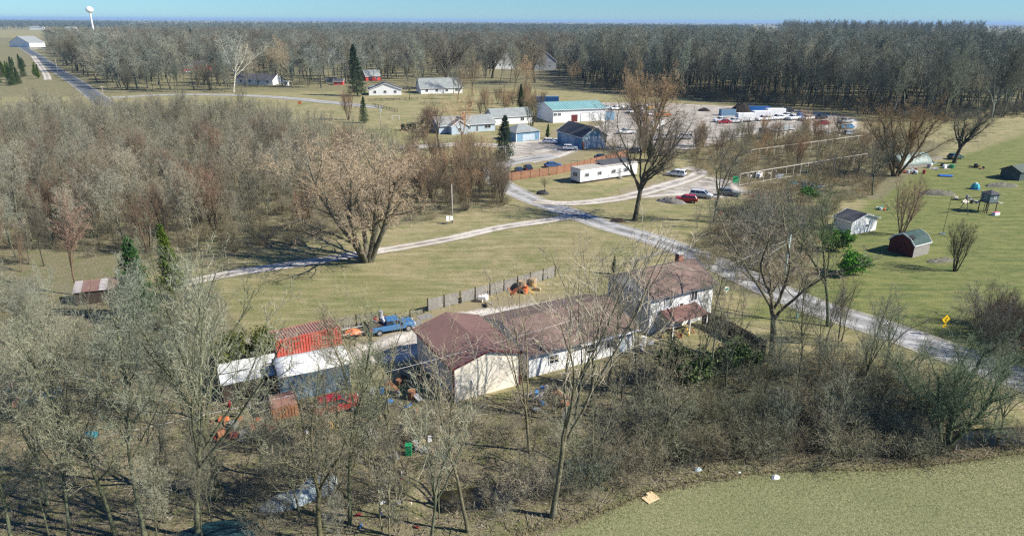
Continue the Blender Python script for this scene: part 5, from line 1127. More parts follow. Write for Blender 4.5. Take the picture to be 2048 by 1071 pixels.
b = thing('yard_sign', 'small white and green sign beside the lane behind the house', 'sign', P(1452, 590), radians(20)); MB().box((0, 0, 1.0), (.75, .04, .6)).build('board', WHITE, b); MB().box((.03, -.025, .95), (.55, .02, .28)).build('marking', mat('sign_green', (.02, .25, .15), .5), b); MB().box((0, .04, .4), (.08, .05, .8)).build('post', WHITE, b)
o = MB().box((0, 0, .5), (.28, .28, 1.0), taper=(.9, .9)).box((0, 0, 1.03), (.32, .32, .08)).build('marker_post', mat('mint_plastic', (.40, .62, .55), .5), None, loc=P(1594, 636)); tag(o, 'mint coloured utility marker at the lane verge', 'marker')
b = thing('road_diamond', 'orange warning sign at the far cross road', 'sign', P(600, 214), 0); MB().box((0, 0, 1.9), (1.6, .05, 1.3)).build('board', COLS['orange'], b); MB().box((0, .06, .9), (.08, .08, 1.8)).build('post', STEEL, b)
# utility poles and the overhead wire
WPOLE = mat('pole_wood', (.36, .33, .29), .9, .2, 1.5)
def upole(px, py, top, label, m=WPOLE, arm=True, can=False, r=.14):
    q = P(px, py); h_ = hgt(px, py, top); b = thing('utility_pole', label, 'pole', q, .5); MB().cyl((0, 0, -.2), (0, 0, h_), r, r * .7, 10).build('pole', m, b, True)
    if arm: MB().bar((-.8, 0, h_ - .5), (.8, 0, h_ - .5), .1, .12).build('crossarm', m, b); [MB().cyl((x_, 0, h_ - .44), (x_, 0, h_ - .25), .05).build('insulator', WHITE, b) for x_ in (-.7, 0.25, .7)]
    if can: MB().cyl((.32, 0, h_ - 1.9), (.32, 0, h_ - 1.0), .22, n=12).build('transformer', PALEBL, b)
    return b
b = upole(905, 446, 368, 'grey utility pole with white meter boxes beside the gravel path', arm=False)
b = thing('meter_box', 'pair of white meter boxes on legs under the grey pole', 'meter box', P(899, 448), .3)
for x_, h_ in ((-.35, 1.0), (.4, .8)): MB().box((x_, 0, 1.15), (.6, .3, h_)).build('box', WHITE, b); MB().box((x_, 0, .35), (.08, .08, .7)).build('leg', GREYW, b)
upole(762, 260, 212, 'slim pole with a transformer can on the tan lawn', arm=False, can=True)
upole(208, 197, 172, 'pale pole at the far road corner'); upole(117, 150, 117, 'slim pole standing between the far road and its verge', arm=False)
upole(1567, 566, 468, 'pale green weathered pole beside the lane', mat('mint_pole', (.42, .52, .46), .8, .15, 1), arm=False, r=.16)
upole(1420, 758, 664, 'wooden pole with white cap below the black fence', mat('mossy_pole', (.25, .24, .14), .9, .2, 1.2), arm=False, r=.13)
b = thing('antenna_mast', 'very thin mast on a small foot right of the barn shed', 'mast', P(1885, 468)); MB().cyl((0, 0, 0), (.1, 0, hgt(1885, 468, 393)), .045, .03).build('mast', DARKW, b); MB().cyl((0, 0, 0), (0, 0, .12), .55, n=12).build('foot', STEEL, b)
def wire(label, a, c, sag, r=.025):
    a, c = np.array(a), np.array(c); n = 24; m_ = MB(); prev = None
    for i in range(n + 1):
        t = i / n; p = a * (1 - t) + c * t - [0, 0, sag * 4 * t * (1 - t)]
        if prev is not None: m_.cyl(prev, p, r, n=4, caps=False)
        prev = p
    return tag(m_.build('overhead_cable', mat('cable_grey', (.55, .55, .55), .5, .1)), label, 'cable')
wire('overhead cable sagging across the yard from the lane to the bottom left', P(1567, 492, 7.0) * 0 + np.r_[P(1567, 566)[:2], 7.0], P(40, 905, 7.5), 2.6, .016)
wire('service cable from the lane pole to the two-storey house', np.r_[P(1567, 566)[:2], 6.6], np.r_[P(1415, 634)[:2], 5.2], .5, .014)
# hedge
rg = np.random.default_rng(4); n = 7000; sp = np.c_[rg.uniform(-2.7, 2.7, n), rg.uniform(-1.1, 1.1, n), rg.uniform(0, 2.3, n)]; d = nrm(rg.normal(size=(n, 3))); u = nrm(np.cross(d, rg.normal(size=(n, 3)))) * .07; V = np.stack([sp - d * .13, sp + u, sp + d * .13, sp - u], 1).reshape(-1, 3); i = np.arange(n) * 4
o = link('hedge', fast_mesh('hedge', V, [np.stack([i, i + 1, i + 2, i + 3], 1)], [NEED], attrs={'tip': np.ones(len(V))}), None, P(817, 261)); o.rotation_euler = (0, 0, .05); tag(o, 'dark clipped box hedge on the far tan lawn', 'hedge')
# ================================================================== vegetation
TG = (.80, .82, .72); TD = (.7, .72, .68); TW = (1.15, 1.1, 1.0); TAN = (1.25, 1.05, .8)
heroes = [
 # kind, foot x, foot y, top y, label, tint, bark
 ('broad', 735, 521, 245, 'huge many-stemmed maple beside the white gravel path, tan buds all over', (1, 1, 1), None),
 ('oak', 1270, 441, 192, 'dark spreading tree with contorted limbs beside the lane crossing', (1.4, 1.3, 1.15), None),
 ('broad', 1292, 300, 122, 'tall tree with bright tan crown behind the dark spreading tree', (1.15, 1.02, .85), BARK_T),
 ('fork', 1428, 446, 235, 'tall straight bare tree just in front of the silver minivan', (.8, .8, .75), None),
 ('fork', 1545, 722, 355, 'big grey bare tree between the lane and the black board fence', (.75, .72, .68), None),
 ('fork', 1655, 652, 350, 'forked greenish tree with a dark bole, standing right on the lane edge', (.62, .78, .45), None),
 ('fan', 1802, 470, 350, 'red-budded fan-shaped tree behind the dark red barn shed', (1, .95, .95), None),
 ('fan', 1910, 542, 436, 'low dark fan-shaped bush tree right of the dark red barn shed', (.62, .62, .5), BARK_D),
 ('oak', 1908, 326, 205, 'dark wide tree with low outstretched limb by the junk pile', (.8, .85, .8), None),
 ('broad', 1790, 352, 186, 'bushy tree with orange and yellow crown above the greenhouse tent', (1.0, .88, .68), None),
 ('fork', 1745, 390, 240, 'grey tree with tangled limbs left of the greenhouse tent', (.75, .8, .75), None),
 ('fork', 878, 302, 182, 'bare yard tree with dark bole in front of the ranch house porch', (1.2, 1, .85), BARK_D),
 ('fork', 925, 307, 185, 'bare yard tree with leaning limbs in front of the ranch house chimney', (1.25, 1, .8), BARK_T),
 ('spruce', 715, 192, 88, 'very tall dark spruce beside the white gabled house', (.75, .85, .8), None),
 ('spruce', 1008, 322, 229, 'dark green spruce in the lawn island of the gravel yard', (1.1, 1.1, 1.2), None),
 ('spruce', 728, 246, 192, 'sparse young pine right of the small round bare tree', (1.5, 1.45, 1.1), None),
 ('fan', 697, 240, 177, 'small round purplish bare tree on the tan lawn', (.9, .8, .8), None),
 ('cedar', 1095, 277, 247, 'small cone-shaped cedar between the two blue garages', (.8, 1, .8), None),
 ('cedar', 1043, 222, 168, 'yellow-green cedar left of the blue trailer', (1, 1, .9), None),
 ('fan', 1062, 262, 193, 'dense dome-shaped bare tree beside the teal-roofed workshop', (.75, .8, .6), BARK_D),
 ('fork', 1208, 302, 196, 'slim bare tree at the corner of the blue barn garage', (.75, .72, .7), None),
 ('fork', 1090, 385, 347, 'little crooked fruit tree on the lawn of the mobile home', (.7, .65, .5), BARK_D),
 ('fork', 467, 184, 62, 'white-barked sycamore rising above the far houses', (1.35, 1.35, 1.3), BARK_W),
 ('fork', 1862, 232, 112, 'pale sycamore standing against the dark wood', (.9, 1, 1), BARK_W),
 ('fork', 1982, 236, 138, 'pale crooked sycamore at the corner of the dark wood', (.85, .95, .9), BARK_W),
 ('oak', 892, 180, 58, 'dark oak towering behind the grey hip roof', (.75, .75, .72), None),
 ('oak', 1069, 166, 60, 'dark oak in front of the big grey far house', (.75, .75, .72), None),
 ('fork', 586, 176, 68, 'tall tree with twisted pale limbs beside the grey far house', (.9, .92, .85), BARK_T),
 ('oak', 146, 146, 66, 'round dark oak right beside the far road', (.8, .95, .85), None),
 ('cedar', 352, 600, 448, 'bright yellow-green cedar tip poking out of the bare trees', (1.3, 1.3, .7), None),
 ('spruce', 281, 640, 472, 'dark green fir behind the rusty metal shed', (1.1, 1.5, .9), None),
 ('fork', 158, 590, 360, 'pale-limbed tree with red twigs left of the rusty metal shed', (1.1, .95, .9), BARK_R),
 ('fork', 437, 1000, 430, 'massive lichen-green tree at the end of the concrete pad', (0.82, 0.88, 0.71), None),
 ('fork', 395, 1075, 470, 'tall twin-trunk tree just left of the massive lichen-green one', (0.84, 0.88, 0.76), None),
 ('wood', 293, 1085, 560, 'slender straight tree standing near the blue barrel', (0.88, 0.92, 0.80), None),
 ('wood', 233, 1075, 600, 'thin wavy tree just right of the blue barrel', (0.84, 0.92, 0.80), None),
 ('wood', 137, 1085, 630, 'leaning pale tree in front of the blue tarped truck', (0.88, 0.94, 0.82), None),
 ('fork', 95, 1010, 640, 'forked tree in front of the half-buried white-framed cab', (0.88, 0.97, 0.84), None),
 ('wood', 25, 1090, 700, 'lichen-green tree at the picture edge in the dark corner', (0.80, 0.92, 0.80), None),
 ('fork', 640, 1082, 700, 'thick leaning tree in front of the pale blue tarps', (.95, .92, .75), None),
 ('wood', 700, 1046, 640, 'crooked green-barked tree right of the pale blue tarps', (1, 1.05, .8), None),
 ('limb', 790, 925, 560, 'tree with spreading top in front of the beige pole barn side wall', (1.05, 1.03, .85), None),
 ('limb', 862, 1085, 690, 'thin tree with a long side branch beside the creek bank', (1, 1, .85), None),
 ('limb', 936, 1062, 600, 'tree with a fan of thick limbs standing before the pole barn', (1.05, 1, .9), None),
 ('limb', 1105, 1032, 430, 'tallest tree of the creek side, in front of the brown-roofed house', (1.1, 1.02, .95), None),
 ('limb', 1183, 812, 440, 'dark slim tree behind the house beside the orange machine', (.9, .88, .8), None),
 ('limb', 1240, 835, 540, 'slanting grey tree in front of the brown-roofed long house', (.95, .92, .85), None),
 ('limb', 1330, 800, 560, 'grey tree before the two-storey house wall', (.95, .93, .86), None),
 ('limb', 1060, 900, 500, 'thin tree with upright twigs left of the orange machine', (1.15, 1.08, 1), None),
 ('fork', 1640, 720, 560, 'young grey tree on the shaded lane bank', (.8, .8, .75), None),
 ('broad', 1895, 868, 622, 'broad many-stemmed tree leaning over the field edge by the lane', (.50, .62, .45), BARK_G),
 ('fork', 1500, 520, 375, 'bare tree beside the lane behind the white road sign', (.85, .85, .8), None),
 ('fork', 1600, 520, 380, 'bare tree in the brush left of the white shed', (.8, .82, .8), None),
 ('fork', 1655, 480, 385, 'grey tree leaning over the white shed roof', (.8, .85, .8), None),
 ('evergreen', 1372, 775, 683, 'leafy green shrub behind the two-storey house', (.95, 1, .9), None),
 ('evergreen', 1466, 740, 676, 'leafy green shrub below the black board fence', (.8, 1, .8), None),
 ('evergreen', 492, 735, 650, 'olive leafy shrub at the left end of the flat shelter', (.9, .8, .55), None),
 ('limb', 1150, 850, 470, 'twiggy tree over the middle of the brown-roofed long house', (1.0, .96, .88), None),
 ('limb', 1215, 775, 430, 'upright tree at the front wall of the long house', (.95, .9, .82), None),
 ('limb', 1275, 790, 470, 'twiggy tree hiding the joint of long house and two-storey house', (1.0, .95, .88), None),
 ('wood', 1385, 800, 500, 'tree in front of the porch of the two-storey house', (.9, .88, .8), None),
 ('fork', 1450, 800, 520, 'grey tree in front of the black fence', (.8, .8, .72), None),
 ('wood', 1590, 790, 540, 'thin grey tree in the brush below the mint marker', (.75, .78, .68), None),
 ('fork', 1720, 800, 560, 'twiggy grey tree between creek brush and lane', (.68, .74, .62), None),
 ('wood', 700, 815, 600, 'slim tree beside the dark red wagon', (1.05, 1, .85), None),
 ('cedar', 1226, 548, 512, 'narrow dark cypress in the front garden of the two-storey house', (.5, .7, .5), None),
 ('evergreen', 1700, 548, 500, 'bright green leafy bush on the lawn beside the dark-boled forked tree', (.9, 1.9, .5), None),
 ('evergreen', 1668, 500, 452, 'green ivy-clad bush right below the white shed', (.8, 1.5, .5), None),
 ('evergreen', 1612, 402, 372, 'green bush in front of the nearer greenhouse frames', (.8, 1.4, .6), None),
 ('cedar', 300, 132, 104, 'dark evergreen among the far trees left of the red house', (.5, .7, .5), None),
 ('spruce', 341, 128, 84, 'green pine among the far trees just left of the red house', (.9, 1.3, .7), None),
 ('spruce', 388, 100, 58, 'dark pine top deep in the far trees above the red house', (.6, .8, .7), None),
 ('cedar', 1300, 320, 268, 'olive cedar by the parked dark cars', (.7, .7, .6), None),
]
for k_, x_, y_, t_, lb, ti, bk in heroes: plant(k_, x_, y_, t_, lb, ti, bk, (.78 if y_ == 300 else 1.0 if y_ in (441, 652, 352) else 1.45) if (x_, y_) in ((1292, 300), (1545, 722), (1655, 652), (1790, 352), (1270, 441)) else .82 if x_ < 450 and y_ > 900 else 1.25 if 160 < y_ < 560 and k_ in ('fork', 'oak', 'broad') else .72 if k_ in ('wood', 'fork') and y_ > 700 and x_ > 700 else 1.0, rz=2.4 if x_ == 1655 else None)
def grove(kinds, poly, spacing, hh, label, group, tints, barks=(None,), wide=1.0, avoid=(), mx=999):
    pts = scatter(poly, spacing); rng.shuffle(pts)
    for i, q in enumerate(pts[:mx]):
        fx, fy = proj(q)
        if any(x0 < fx < x1 and y0 < fy < y1 for x0, x1, y0, y1 in ((1838, 1938, 660, 800), (900, 1050, 770, 845), (1285, 1425, 635, 725), (555, 745, 770, 862), (180, 500, 868, 1010), (1686, 1765, 455, 525), *(((775, 1035, 795, 990),) if kinds[0] != 'brush' else ()))): continue
        if any((q[0] - a[0]) ** 2 + (q[1] - a[1]) ** 2 < a[2] ** 2 for a in avoid): continue
        k_ = kinds[rng.integers(len(kinds))]; ti = tints[rng.integers(len(tints))]; bk = barks[rng.integers(len(barks))]
        h_ = rng.uniform(*hh) * (.9 if k_ == 'brush' else 1); plant(k_, 0, 0, 0, describe(k_, q, h_, ti, bk, label, hh), ti, bk, wide, group, xyz=q, h=h_, lean=.05)
# woods at the bottom
AV = [tuple(P(x, y)[:2]) + (2.5,) for _, x, y, *_ in heroes]
grove(['wood', 'fork', 'wood', 'sapling'], [(-60, 740), (250, 730), (330, 640), (430, 640), (430, 760), (400, 860), (150, 850), (-60, 1000)], 5.2, (8, 12.5), 'in the packed wood,', 'trees of the wood left of the concrete pad', [TG, (.85, .92, .84), (.66, .74, .66)], avoid=AV)
grove(['wood', 'fork', 'sapling'], [(470, 870), (700, 880), (820, 930), (1060, 900), (1290, 780), (1420, 800), (1300, 930), (1090, 1000), (930, 1110), (470, 1120)], 5.2, (6, 12), 'in the creek scrub,', 'trees of the scrubby wood along the creek', [(1.1, 1.05, .9), (1, 1, .85), (.9, .9, .8)], avoid=AV, mx=20)
grove(['brush'], [(470, 850), (900, 830), (1060, 800), (1290, 720), (1420, 800), (1300, 960), (1000, 1090), (470, 1100)], 3.6, (1.8, 4.2), 'on the littered ground', 'shrubs behind the houses', [(1.1, 1.05, .95), (1, .95, .85), (.85, .8, .7)], avoid=AV, mx=95)
grove(['brush'], [(1320, 800), (1500, 725), (1640, 735), (1800, 760), (2080, 850), (2080, 900), (1900, 905), (1600, 920), (1430, 925), (1330, 935), (1200, 975), (1080, 1030), (1000, 1050), (1200, 920)], 2.7, (2.8, 5.4), 'along the creek', 'shrubs along the creek', [(.62, .68, .55), (.75, .75, .62), (.95, .85, .7), (.55, .62, .52)], avoid=AV, mx=190)
grove(['sapling', 'fork'], [(1420, 770), (1500, 710), (1640, 715), (1800, 725), (1960, 790), (2060, 840), (2040, 880), (1420, 900)], 3.8, (5, 9), 'above the creek brush', 'saplings in the creek brush', [(.95, .98, .86), (.8, .85, .74)], avoid=AV)
grove(['sapling', 'fan', 'brush'], [(1905, 650), (1980, 640), (2120, 680), (2300, 800), (2080, 765), (1960, 715)], 2.4, (4.5, 7.5), 'in the roadside thicket', 'bush trees right of the yellow signs', [(.75, .8, .75), (.6, .6, .55), (.8, .7, .65)], (BARK_D, BARK_G), avoid=AV)
grove(['sapling', 'fork', 'brush'], [(1360, 560), (1380, 480), (1470, 520), (1600, 585), (1640, 560), (1600, 430), (1500, 405), (1460, 440), (1360, 460)], 5.0, (5, 8), 'in the lane scrub', 'trees of the roadside scrub', [(.8, .82, .8), (.9, .85, .8), (.7, .75, .72)], avoid=AV, mx=46)
grove(['fork', 'sapling', 'fan'], [(1370, 330), (1400, 285), (1560, 262), (1720, 262), (1790, 330), (1740, 390), (1620, 400), (1540, 340)], 8.5, (6, 10), 'among the greenhouse frames,', 'trees among the greenhouse frames', [(1, .9, .7), (.85, .9, .8), (1.15, .95, .7)], (None, BARK_T), avoid=AV, mx=46)
grove(['fan', 'sapling', 'fan'], [(925, 206), (1060, 192), (1090, 205), (1085, 235), (1040, 232), (940, 226)], 8, (6, 10), 'behind the ranch house,', 'brushy trees behind the ranch house', [(1.1, .95, .8), (.9, .8, .68), (.8, .78, .66)], (BARK_T, BARK_T, BARK_D), avoid=AV)
grove(['fan', 'sapling'], [(1360, 300), (1440, 280), (1560, 268), (1700, 262), (1700, 272), (1560, 288), (1450, 302), (1370, 318)], 7.5, (5, 8), 'screening the truck yard,', 'brushy trees screening the truck yard', [(1.1, .98, .82), (.9, .85, .75)], (BARK_T, BARK_D, BARK_T), avoid=AV)
grove(['fork', 'sapling', 'wood'], [(1640, 655), (1700, 672), (1800, 706), (2040, 790), (2040, 820), (1800, 760), (1640, 700)], 3.9, (6, 11), 'along the lane verge,', 'trees along the lane verge', [(.75, .78, .7), (.66, .68, .6), (.85, .85, .78)], (None, BARK_D), avoid=AV)
grove(['fan', 'brush'], [(828, 292), (842, 240), (870, 235), (868, 262), (862, 290)], 6, (4, 8), 'at the ranch house side,', 'dark brush beside the ranch house', [(.75, .68, .58)], (BARK_D,), avoid=AV)
grove(['fork', 'fan'], [(1120, 330), (1215, 306), (1330, 300), (1400, 330), (1330, 345), (1215, 325)], 9, (7, 12), 'between fence and yard,', 'bare trees between brown fence and yard', [(1.0, .94, .82), (.85, .82, .75)], (None, BARK_T, BARK_D), avoid=AV, mx=16)
grove(['fork', 'wood'], [(800, 205), (830, 176), (1010, 176), (1190, 172), (1190, 184), (1000, 196), (920, 208)], 22, (15, 23), 'among the far gardens,', 'tall trees of the far gardens', [(.9, .88, .8), (.8, .8, .74), (1.0, .92, .8)], (None, BARK_T), avoid=AV)
grove(['spruce', 'cedar'], [(-20, 172), (20, 130), (50, 130), (100, 160), (70, 172)], 9, (7, 12), 'in the corner field,', 'evergreens of the corner field', [(1.2, 1.25, .8), (.9, 1.0, .7)], avoid=AV, mx=16)
grove(['brush', 'sapling', 'brush'], [(-60, 590), (130, 590), (180, 640), (330, 640), (250, 730), (-60, 740)], 4.2, (3, 6), 'in the grey scrub,', 'grey scrub before the rusty lean-to', [(.95, 1.05, .98), (.85, .92, .85), (1.05, 1.1, 1.05)], avoid=AV)
grove(['wood'], [(-60, 990), (120, 960), (560, 1010), (560, 1160), (-60, 1160)], 4.2, (8, 11.5), 'in the nearest corner wood,', 'slim trees of the nearest corner wood', [(.9, .93, .82), (.8, .82, .74)], wide=.7, avoid=[(a, b, 1.6) for a, b, _ in AV], mx=14)
grove(['wood', 'sapling'], [(600, 930), (900, 960), (1040, 960), (940, 1120), (600, 1120)], 4.6, (6, 10), 'by the creek left end,', 'slim trees by the creek left end', [(1.1, 1.05, .95), (.95, .92, .84)], wide=.75, avoid=[(a, b, 1.6) for a, b, _ in AV], mx=10)
# brush by the pole
grove(['fan', 'sapling', 'fan'], [(780, 400), (820, 315), (930, 318), (1000, 345), (1025, 400), (960, 425), (860, 432)], 5.2, (6, 9.5), 'in the tan brush', 'brushy trees behind the utility pole', [(1.1, .98, .85), (.95, .85, .75), (.8, .75, .68)], (BARK_T, BARK_T, BARK_D), avoid=AV)
# left thicket: nearest trees one by one, the rest as a mass
near = [(-80, 620), (60, 560), (250, 520), (430, 520), (560, 495), (640, 470), (640, 400), (560, 385), (300, 385), (-80, 400)]
grove(['sapling', 'sapling', 'wood', 'fan'], near, 7.2, (8, 13), 'at the thicket front,', 'front trees of the thicket beside the path', [(.84, .86, .8), (.95, .9, .8), (.78, .78, .7), (1.0, .9, .8)], (None, None, None, BARK_R, BARK_D), avoid=AV, mx=90)
def massof(name, kinds, poly, spacing, hh, label, cat, tint=(1, 1, 1), bark=None, world=False, mx=99999, wd=1.0):
    pts = scatter(poly, spacing, world=world)
    if name == 'far_woods': pts = np.array([q for q in pts if not any(a < proj(q)[0] < b and c < proj(q)[1] < d for a, b, c, d in ((355, 422, 138, 178), (462, 552, 160, 190), (725, 812, 160, 200), (838, 930, 160, 196), (602, 700, 125, 150), (985, 1118, 134, 160)))])
    rng.shuffle(pts); pts = pts[:mx]; src = [source(k_, i, tint, bark) for k_, i in kinds]
    Hs = PROTO[kinds[0][0]][kinds[0][1]][2]; s = (hh[0] + (hh[1] - hh[0]) * rng.random(len(pts))) / Hs; s3 = np.c_[s * wd, s * wd, s]
    return mass(name, src, pts, s3, label, cat, tint)
massof('thicket', [('wood', 0), ('wood', 2), ('fork', 1)], [(-400, 240), (-400, 410), (300, 395), (600, 395), (660, 330), (600, 262), (300, 236)], 11.5, (9, 14.5), 'taller bare trees standing up out of the thicket', 'thicket', (.82, .80, .72), None, wd=1.1)
massof('thicket', [('fan', 0), ('fan', 1)], [(-400, 300), (-400, 420), (300, 400), (640, 400), (760, 345), (640, 300), (300, 290)], 15, (7, 11.5), 'reddish fan-shaped trees scattered through the thicket', 'thicket', (.9, .85, .8), None)
massof('thicket', [('sapling', 0), ('sapling', 1), ('sapling', 2)], [(-400, 235), (-400, 420), (300, 400), (640, 400), (860, 330), (640, 262), (560, 240), (300, 226), (160, 235)], 5.1, (5.5, 10.5), 'wide thicket of thin grey saplings filling the land left of the path', 'thicket', (.82, .82, .74), None, wd=1.35)
massof('thicket', [('sapling', 0), ('sapling', 1), ('wood', 1)], [(-400, 400), (-400, 520), (120, 515), (350, 490), (520, 470), (600, 440), (620, 395)], 6.5, (4.5, 9), 'thin grey-tan saplings filling the near side of the thicket', 'thicket', (.95, .92, .84), None)
massof('undergrowth', [('brush', 0), ('brush', 1)], [(-200, 480), (250, 520), (560, 500), (640, 480), (860, 440), (1020, 410), (1020, 350), (860, 340), (500, 380), (-200, 380)], 3.6, (1.2, 3.0), 'low tangled undergrowth beneath the thicket trees', 'undergrowth', (.75, .68, .55), None)
massof('undergrowth', [('brush', 0), ('brush', 1)], [(-100, 600), (400, 610), (420, 760), (420, 1120), (-100, 1120)], 5.0, (.6, 1.6), 'low brown undergrowth under the wood left of the concrete pad', 'undergrowth', (.95, .92, .78), None)
massof('undergrowth', [('brush', 0), ('brush', 1)], [(1370, 335), (1400, 290), (1560, 270), (1720, 262), (1790, 330), (1740, 400), (1640, 440), (1640, 560), (1560, 590), (1400, 540), (1380, 480), (1480, 420), (1500, 385)], 3.6, (1.2, 3.2), 'dry weeds and brambles between the greenhouse frames', 'undergrowth', (1.05, .9, .65), None)
# tall wood at the right: front row one by one, behind it a mass
edge = [P(x, y) for x, y in ((1195, 178), (1300, 190), (1400, 200), (1500, 206), (1600, 214), (1700, 224), (1800, 240), (1900, 246), (2000, 236), (2100, 232))]
for i in range(44):
    u = i / 43 * (len(edge) - 1); j = min(int(u), len(edge) - 2); q = edge[j] * (1 - u + j) + edge[j + 1] * (u - j); q = q + np.array([rng.normal(0, 3), rng.uniform(0, 12), 0])
    plant(['wood', 'fork', 'wood'][i % 3], 0, 0, 0, describe(['wood', 'fork', 'wood'][i % 3], q, 24 + (i * 37 % 44) / 44 * 9, (.75, .8, .7), None, 'at the dark wood edge,', (24, 33)), [(.85, .93, .84), (.95, .95, .86), (.75, .84, .78)][i % 3], [None, None, BARK_D][i % 3], .85, 'front row of the dark wood', xyz=q, h=24 + (i * 37 % 44) / 44 * 9)
FAR = [('far', 0), ('far', 1), ('far', 2)]
ew = [e[:2] for e in edge]
massof('dark_wood', FAR, [(e[0], e[1] + 8) for e in ew] + [(330, 420), (420, 650), (60, 650), (40, 420)], 9.5, (21, 35), 'deep dark wood of tall bare trees behind the truck yard', 'wood', (1.08, 1.15, 1.05), None, True, wd=.9)
massof('dark_wood', [('fork', 0), ('fork', 2)], [(e[0], e[1] + 3) for e in ew[2:]] + [(330, 420), (300, 480), (110, 420)], 30, (20, 30), 'pale-barked trees scattered through the dark wood', 'wood', (.75, .82, .8), BARK_W, True)
massof('dark_wood', FAR, W((1560, 96), (1560, 80), (1960, 84), (1960, 104), (1800, 100)), 34, (36, 43), 'taller crowns sticking out above the dark wood', 'wood', (1.0, 1.1, 1.05), None, True, wd=.8)
massof('undergrowth', [('brush', 0), ('brush', 1)], [(e[0], e[1] - 3) for e in ew] + [(e[0] * 1.15, e[1] * 1.15) for e in ew[::-1]], 5.5, (2, 5), 'brushy floor of the dark wood', 'undergrowth', (.55, .55, .48), None, True)
# centre and left middle distance: individual trees between the houses
grove(['far', 'wood', 'fork'], [(490, 186), (640, 168), (830, 172), (1190, 172), (1190, 140), (830, 150), (640, 150), (490, 155)], 11, (19, 27), 'between the far houses,', 'tall trees between the far houses', [(.9, .95, .88), (.8, .85, .8), (1.0, .95, .85)], (None, None, BARK_T), mx=45)
grove(['far', 'fork', 'fan'], [(215, 186), (480, 186), (480, 160), (200, 158)], 9, (11, 17), 'by the far road,', 'trees along the far cross road', [(.85, .95, .85), (.8, .85, .75)], (None, BARK_D), mx=30)
massof('far_woods', FAR, [(118, 128), (200, 178), (300, 184), (480, 184), (640, 180), (700, 164), (840, 162), (1195, 160), (1195, 100), (640, 88), (300, 84), (100, 92)], 14, (13, 27), 'grey woods around the far houses', 'woods', (1.05, 1.12, 1.02), None, wd=1.35)
massof('far_woods', [('fork', 0), ('oak', 1)], [(118, 128), (190, 168), (300, 172), (480, 164), (640, 152), (840, 156), (1195, 158), (1195, 100), (640, 88), (300, 84), (100, 92)], 26, (17, 27), 'broad dark and tan crowns among the grey far woods', 'woods', (1.0, .95, .85), None, wd=1.3)
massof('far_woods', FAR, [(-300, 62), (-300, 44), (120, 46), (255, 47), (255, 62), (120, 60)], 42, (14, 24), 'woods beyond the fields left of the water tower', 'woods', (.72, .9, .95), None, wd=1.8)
massof('far_woods', FAR, [(250, 84), (640, 88), (1195, 100), (1500, 100), (1500, 62), (700, 56), (250, 60)], 24, (14, 28), 'continuous grey woods beyond the far houses', 'woods', (.9, 1.05, 1.05), None, wd=1.6)
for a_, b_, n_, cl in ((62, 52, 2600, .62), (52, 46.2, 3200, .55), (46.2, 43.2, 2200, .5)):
    # tree belts on the plain, thinning out towards the horizon
    px_ = rng.uniform(-500, 2600, n_); py_ = a_ + (b_ - a_) * rng.random(n_) ** 1.3; pts = []
    for x_, y_ in zip(px_, py_):
        yy = y_ + (x_ - 1024) * .0054 + .4; q = P(x_, yy)
        if math.sin(q[1] * .006 + 1.3 * math.sin(q[0] * .002)) > -.35: pts.append(q)
    s_ = rng.uniform(.7, 1.15, len(pts)); k_ = 3.0 if a_ < 60 else 1.8
    mass('tree_belts', [source('far', i, (.5, .66, .8)) for i in range(3)], np.array(pts), np.c_[s_ * k_, s_ * k_, s_ * .95], 'tree belts on the far plain, tinted haze blue', 'tree belts', (cl * .7, cl * .95, cl * 1.2))  # distance haze painted into the trees as a blue tint
# leaf litter, sticks and grass tufts ------------------------------
def bits(name, pts, szr, m, label, cat, kind='stick'):
    n = len(pts); rg = rng; az = rg.uniform(0, 6.28, n); s_ = rg.uniform(*szr, n)
    if kind == 'stick':
        el = rg.uniform(0, .5, n); d = np.stack([np.cos(az) * np.cos(el), np.sin(az) * np.cos(el), np.sin(el)], 1); u = nrm(np.cross(d, rg.normal(size=d.shape))) * (.018 + .018 * s_[:, None])
        p = pts + [0, 0, .04]; V = np.stack([p - u, p + u, p + u * .6 + d * s_[:, None], p - u * .6 + d * s_[:, None]], 1)
    else:
        d = np.stack([np.cos(az) * .5, np.sin(az) * .5, np.ones(n)], 1) * s_[:, None]; u = np.stack([-np.sin(az), np.cos(az), np.zeros(n)], 1) * s_[:, None] * (.1 if kind == 'blade' else .7)
        if kind == 'leaf': d = nrm(rg.normal(size=(n, 3)) * [1, 1, .4]) * s_[:, None]; u = nrm(np.cross(d, rg.normal(size=d.shape) * [.3, .3, 1])) * s_[:, None] * .7
        V = np.stack([pts - u, pts + u, pts + u * .1 + d, pts - u * .1 + d], 1)
    i = np.arange(n) * 4
    return tag(link(name, fast_mesh(name, V.reshape(-1, 3), [np.stack([i, i + 1, i + 2, i + 3], 1)], [m])), label, cat, kind='stuff')
def rnd_in(poly, n, pull=None):
    poly = [np.array(p[:2]) for p in W(*poly)]; a = np.array(poly); x0, y0 = a.min(0); x1, y1 = a.max(0); out = []
    q = np.c_[rng.uniform(x0, x1, n * 4), rng.uniform(y0, y1, n * 4)]; q = q[in_poly(q[:, 0], q[:, 1], poly)][:n]
    z = np.where((q[:, 1] < 75) & (q[:, 0] > -20), creek_depth(q[:, 0], q[:, 1]), 0) if len(q) else []
    return np.c_[q, z]
def tone_mat(name, cols, rough=.95):
    s = NT(name); p = s.pos(); k = lin(cols[0])
    for i, c in enumerate(cols[1:]): k = s.mix(s.ramp(s.noise(2.5 + 1.7 * i, 2, .6, p), .45, .55), k, lin(c))
    s.base(k); s.rough(rough); s.b.inputs['Specular IOR Level'].default_value = .1; return s.m
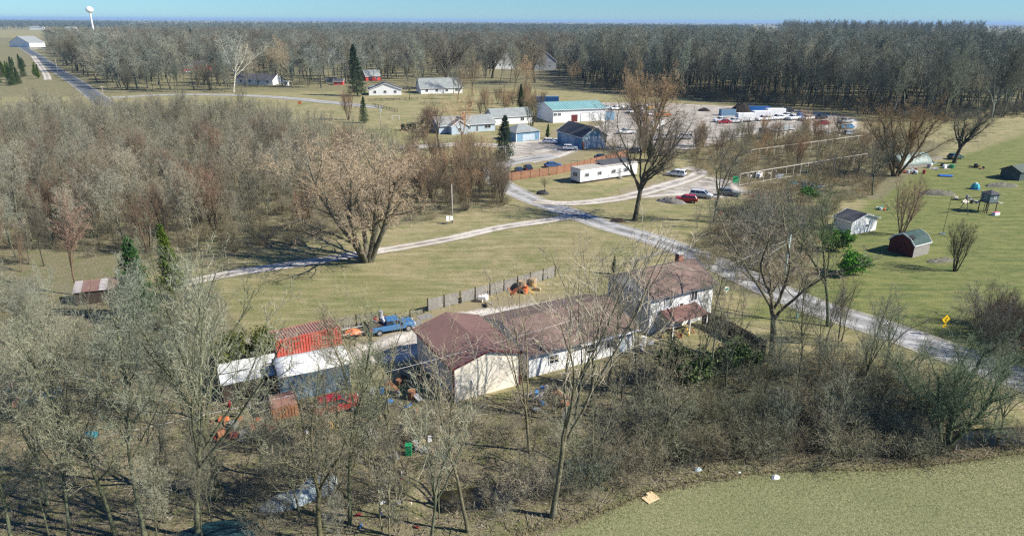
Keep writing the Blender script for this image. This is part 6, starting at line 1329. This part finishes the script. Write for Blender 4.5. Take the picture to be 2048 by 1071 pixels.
STICK = tone_mat('fallen_sticks', [(.19, .17, .13), (.28, .25, .2), (.10, .085, .065)])
DLEAF = tone_mat('dead_leaves', [(.22, .17, .10), (.32, .26, .17), (.13, .11, .06)])
BLADE = tone_mat('field_blades', [(.18, .205, .08), (.37, .36, .205), (.25, .26, .12)])
DRYB = tone_mat('dry_blades', [(.30, .24, .12), (.40, .33, .19), (.18, .16, .07)])
FIELD = [(960, 1130), (1180, 1040), (1300, 990), (1420, 960), (1560, 945), (1760, 940), (1920, 925), (2060, 900), (2200, 900), (2200, 1130)]
bits('field_grass', rnd_in(FIELD, 190000), (.035, .085), BLADE, 'rough greenish field grass', 'grass', 'blade')
BACKW = [(-60, 590), (430, 620), (440, 800), (760, 790), (905, 810), (1060, 770), (1290, 700), (1450, 730), (1800, 750), (2100, 880), (1900, 925), (1560, 945), (1300, 990), (1000, 1100), (-60, 1120)]
bits('fallen_sticks', rnd_in(BACKW, 17000), (.15, .9), STICK, 'fallen sticks over the woodland floor', 'sticks')
bits('dead_leaves', rnd_in(BACKW, 90000), (.06, .14), DLEAF, 'dead leaves over the woodland floor', 'leaves', 'leaf')
ec = spline(W((900, 1130), (1080, 1056), (1180, 1032), (1300, 985), (1420, 957), (1560, 943), (1760, 938), (1920, 922), (2090, 898)), .5); ep = ec[rng.integers(0, len(ec), 15000)] + rng.normal(0, 1.0, (15000, 2)) * [.6, 1.3] * rng.random((15000, 1)) ** 1.5 * 1.8
bits('dry_grass', np.c_[ep, creek_depth(ep[:, 0], ep[:, 1])], (.06, .22), DRYB, 'taller dry grass along the creek bank', 'grass', 'blade')
bits('lawn_grass', rnd_in([(450, 560), (740, 530), (1060, 465), (1220, 470), (1230, 520), (1050, 545), (860, 600), (840, 625), (690, 650), (500, 700)], 40000), (.05, .11), DRYB, 'short dry lawn grass behind the wooden fence', 'grass', 'blade')

# ================================================================== air
hz = MB().box((0, 16500, 31.5), (44000, 40000, 69))
hm = bpy.data.materials.new('haze'); hm.use_nodes = True; t_ = hm.node_tree; t_.nodes.clear()
pv = t_.nodes.new('ShaderNodeVolumePrincipled'); pv.inputs['Color'].default_value = (.42, .64, .92, 1); pv.inputs['Density'].default_value = 7e-5
ho = t_.nodes.new('ShaderNodeOutputMaterial'); t_.links.new(pv.outputs[0], ho.inputs['Volume'])
tag(hz.build('haze', hm), 'pale blue air over the far plain', 'haze', kind='stuff')
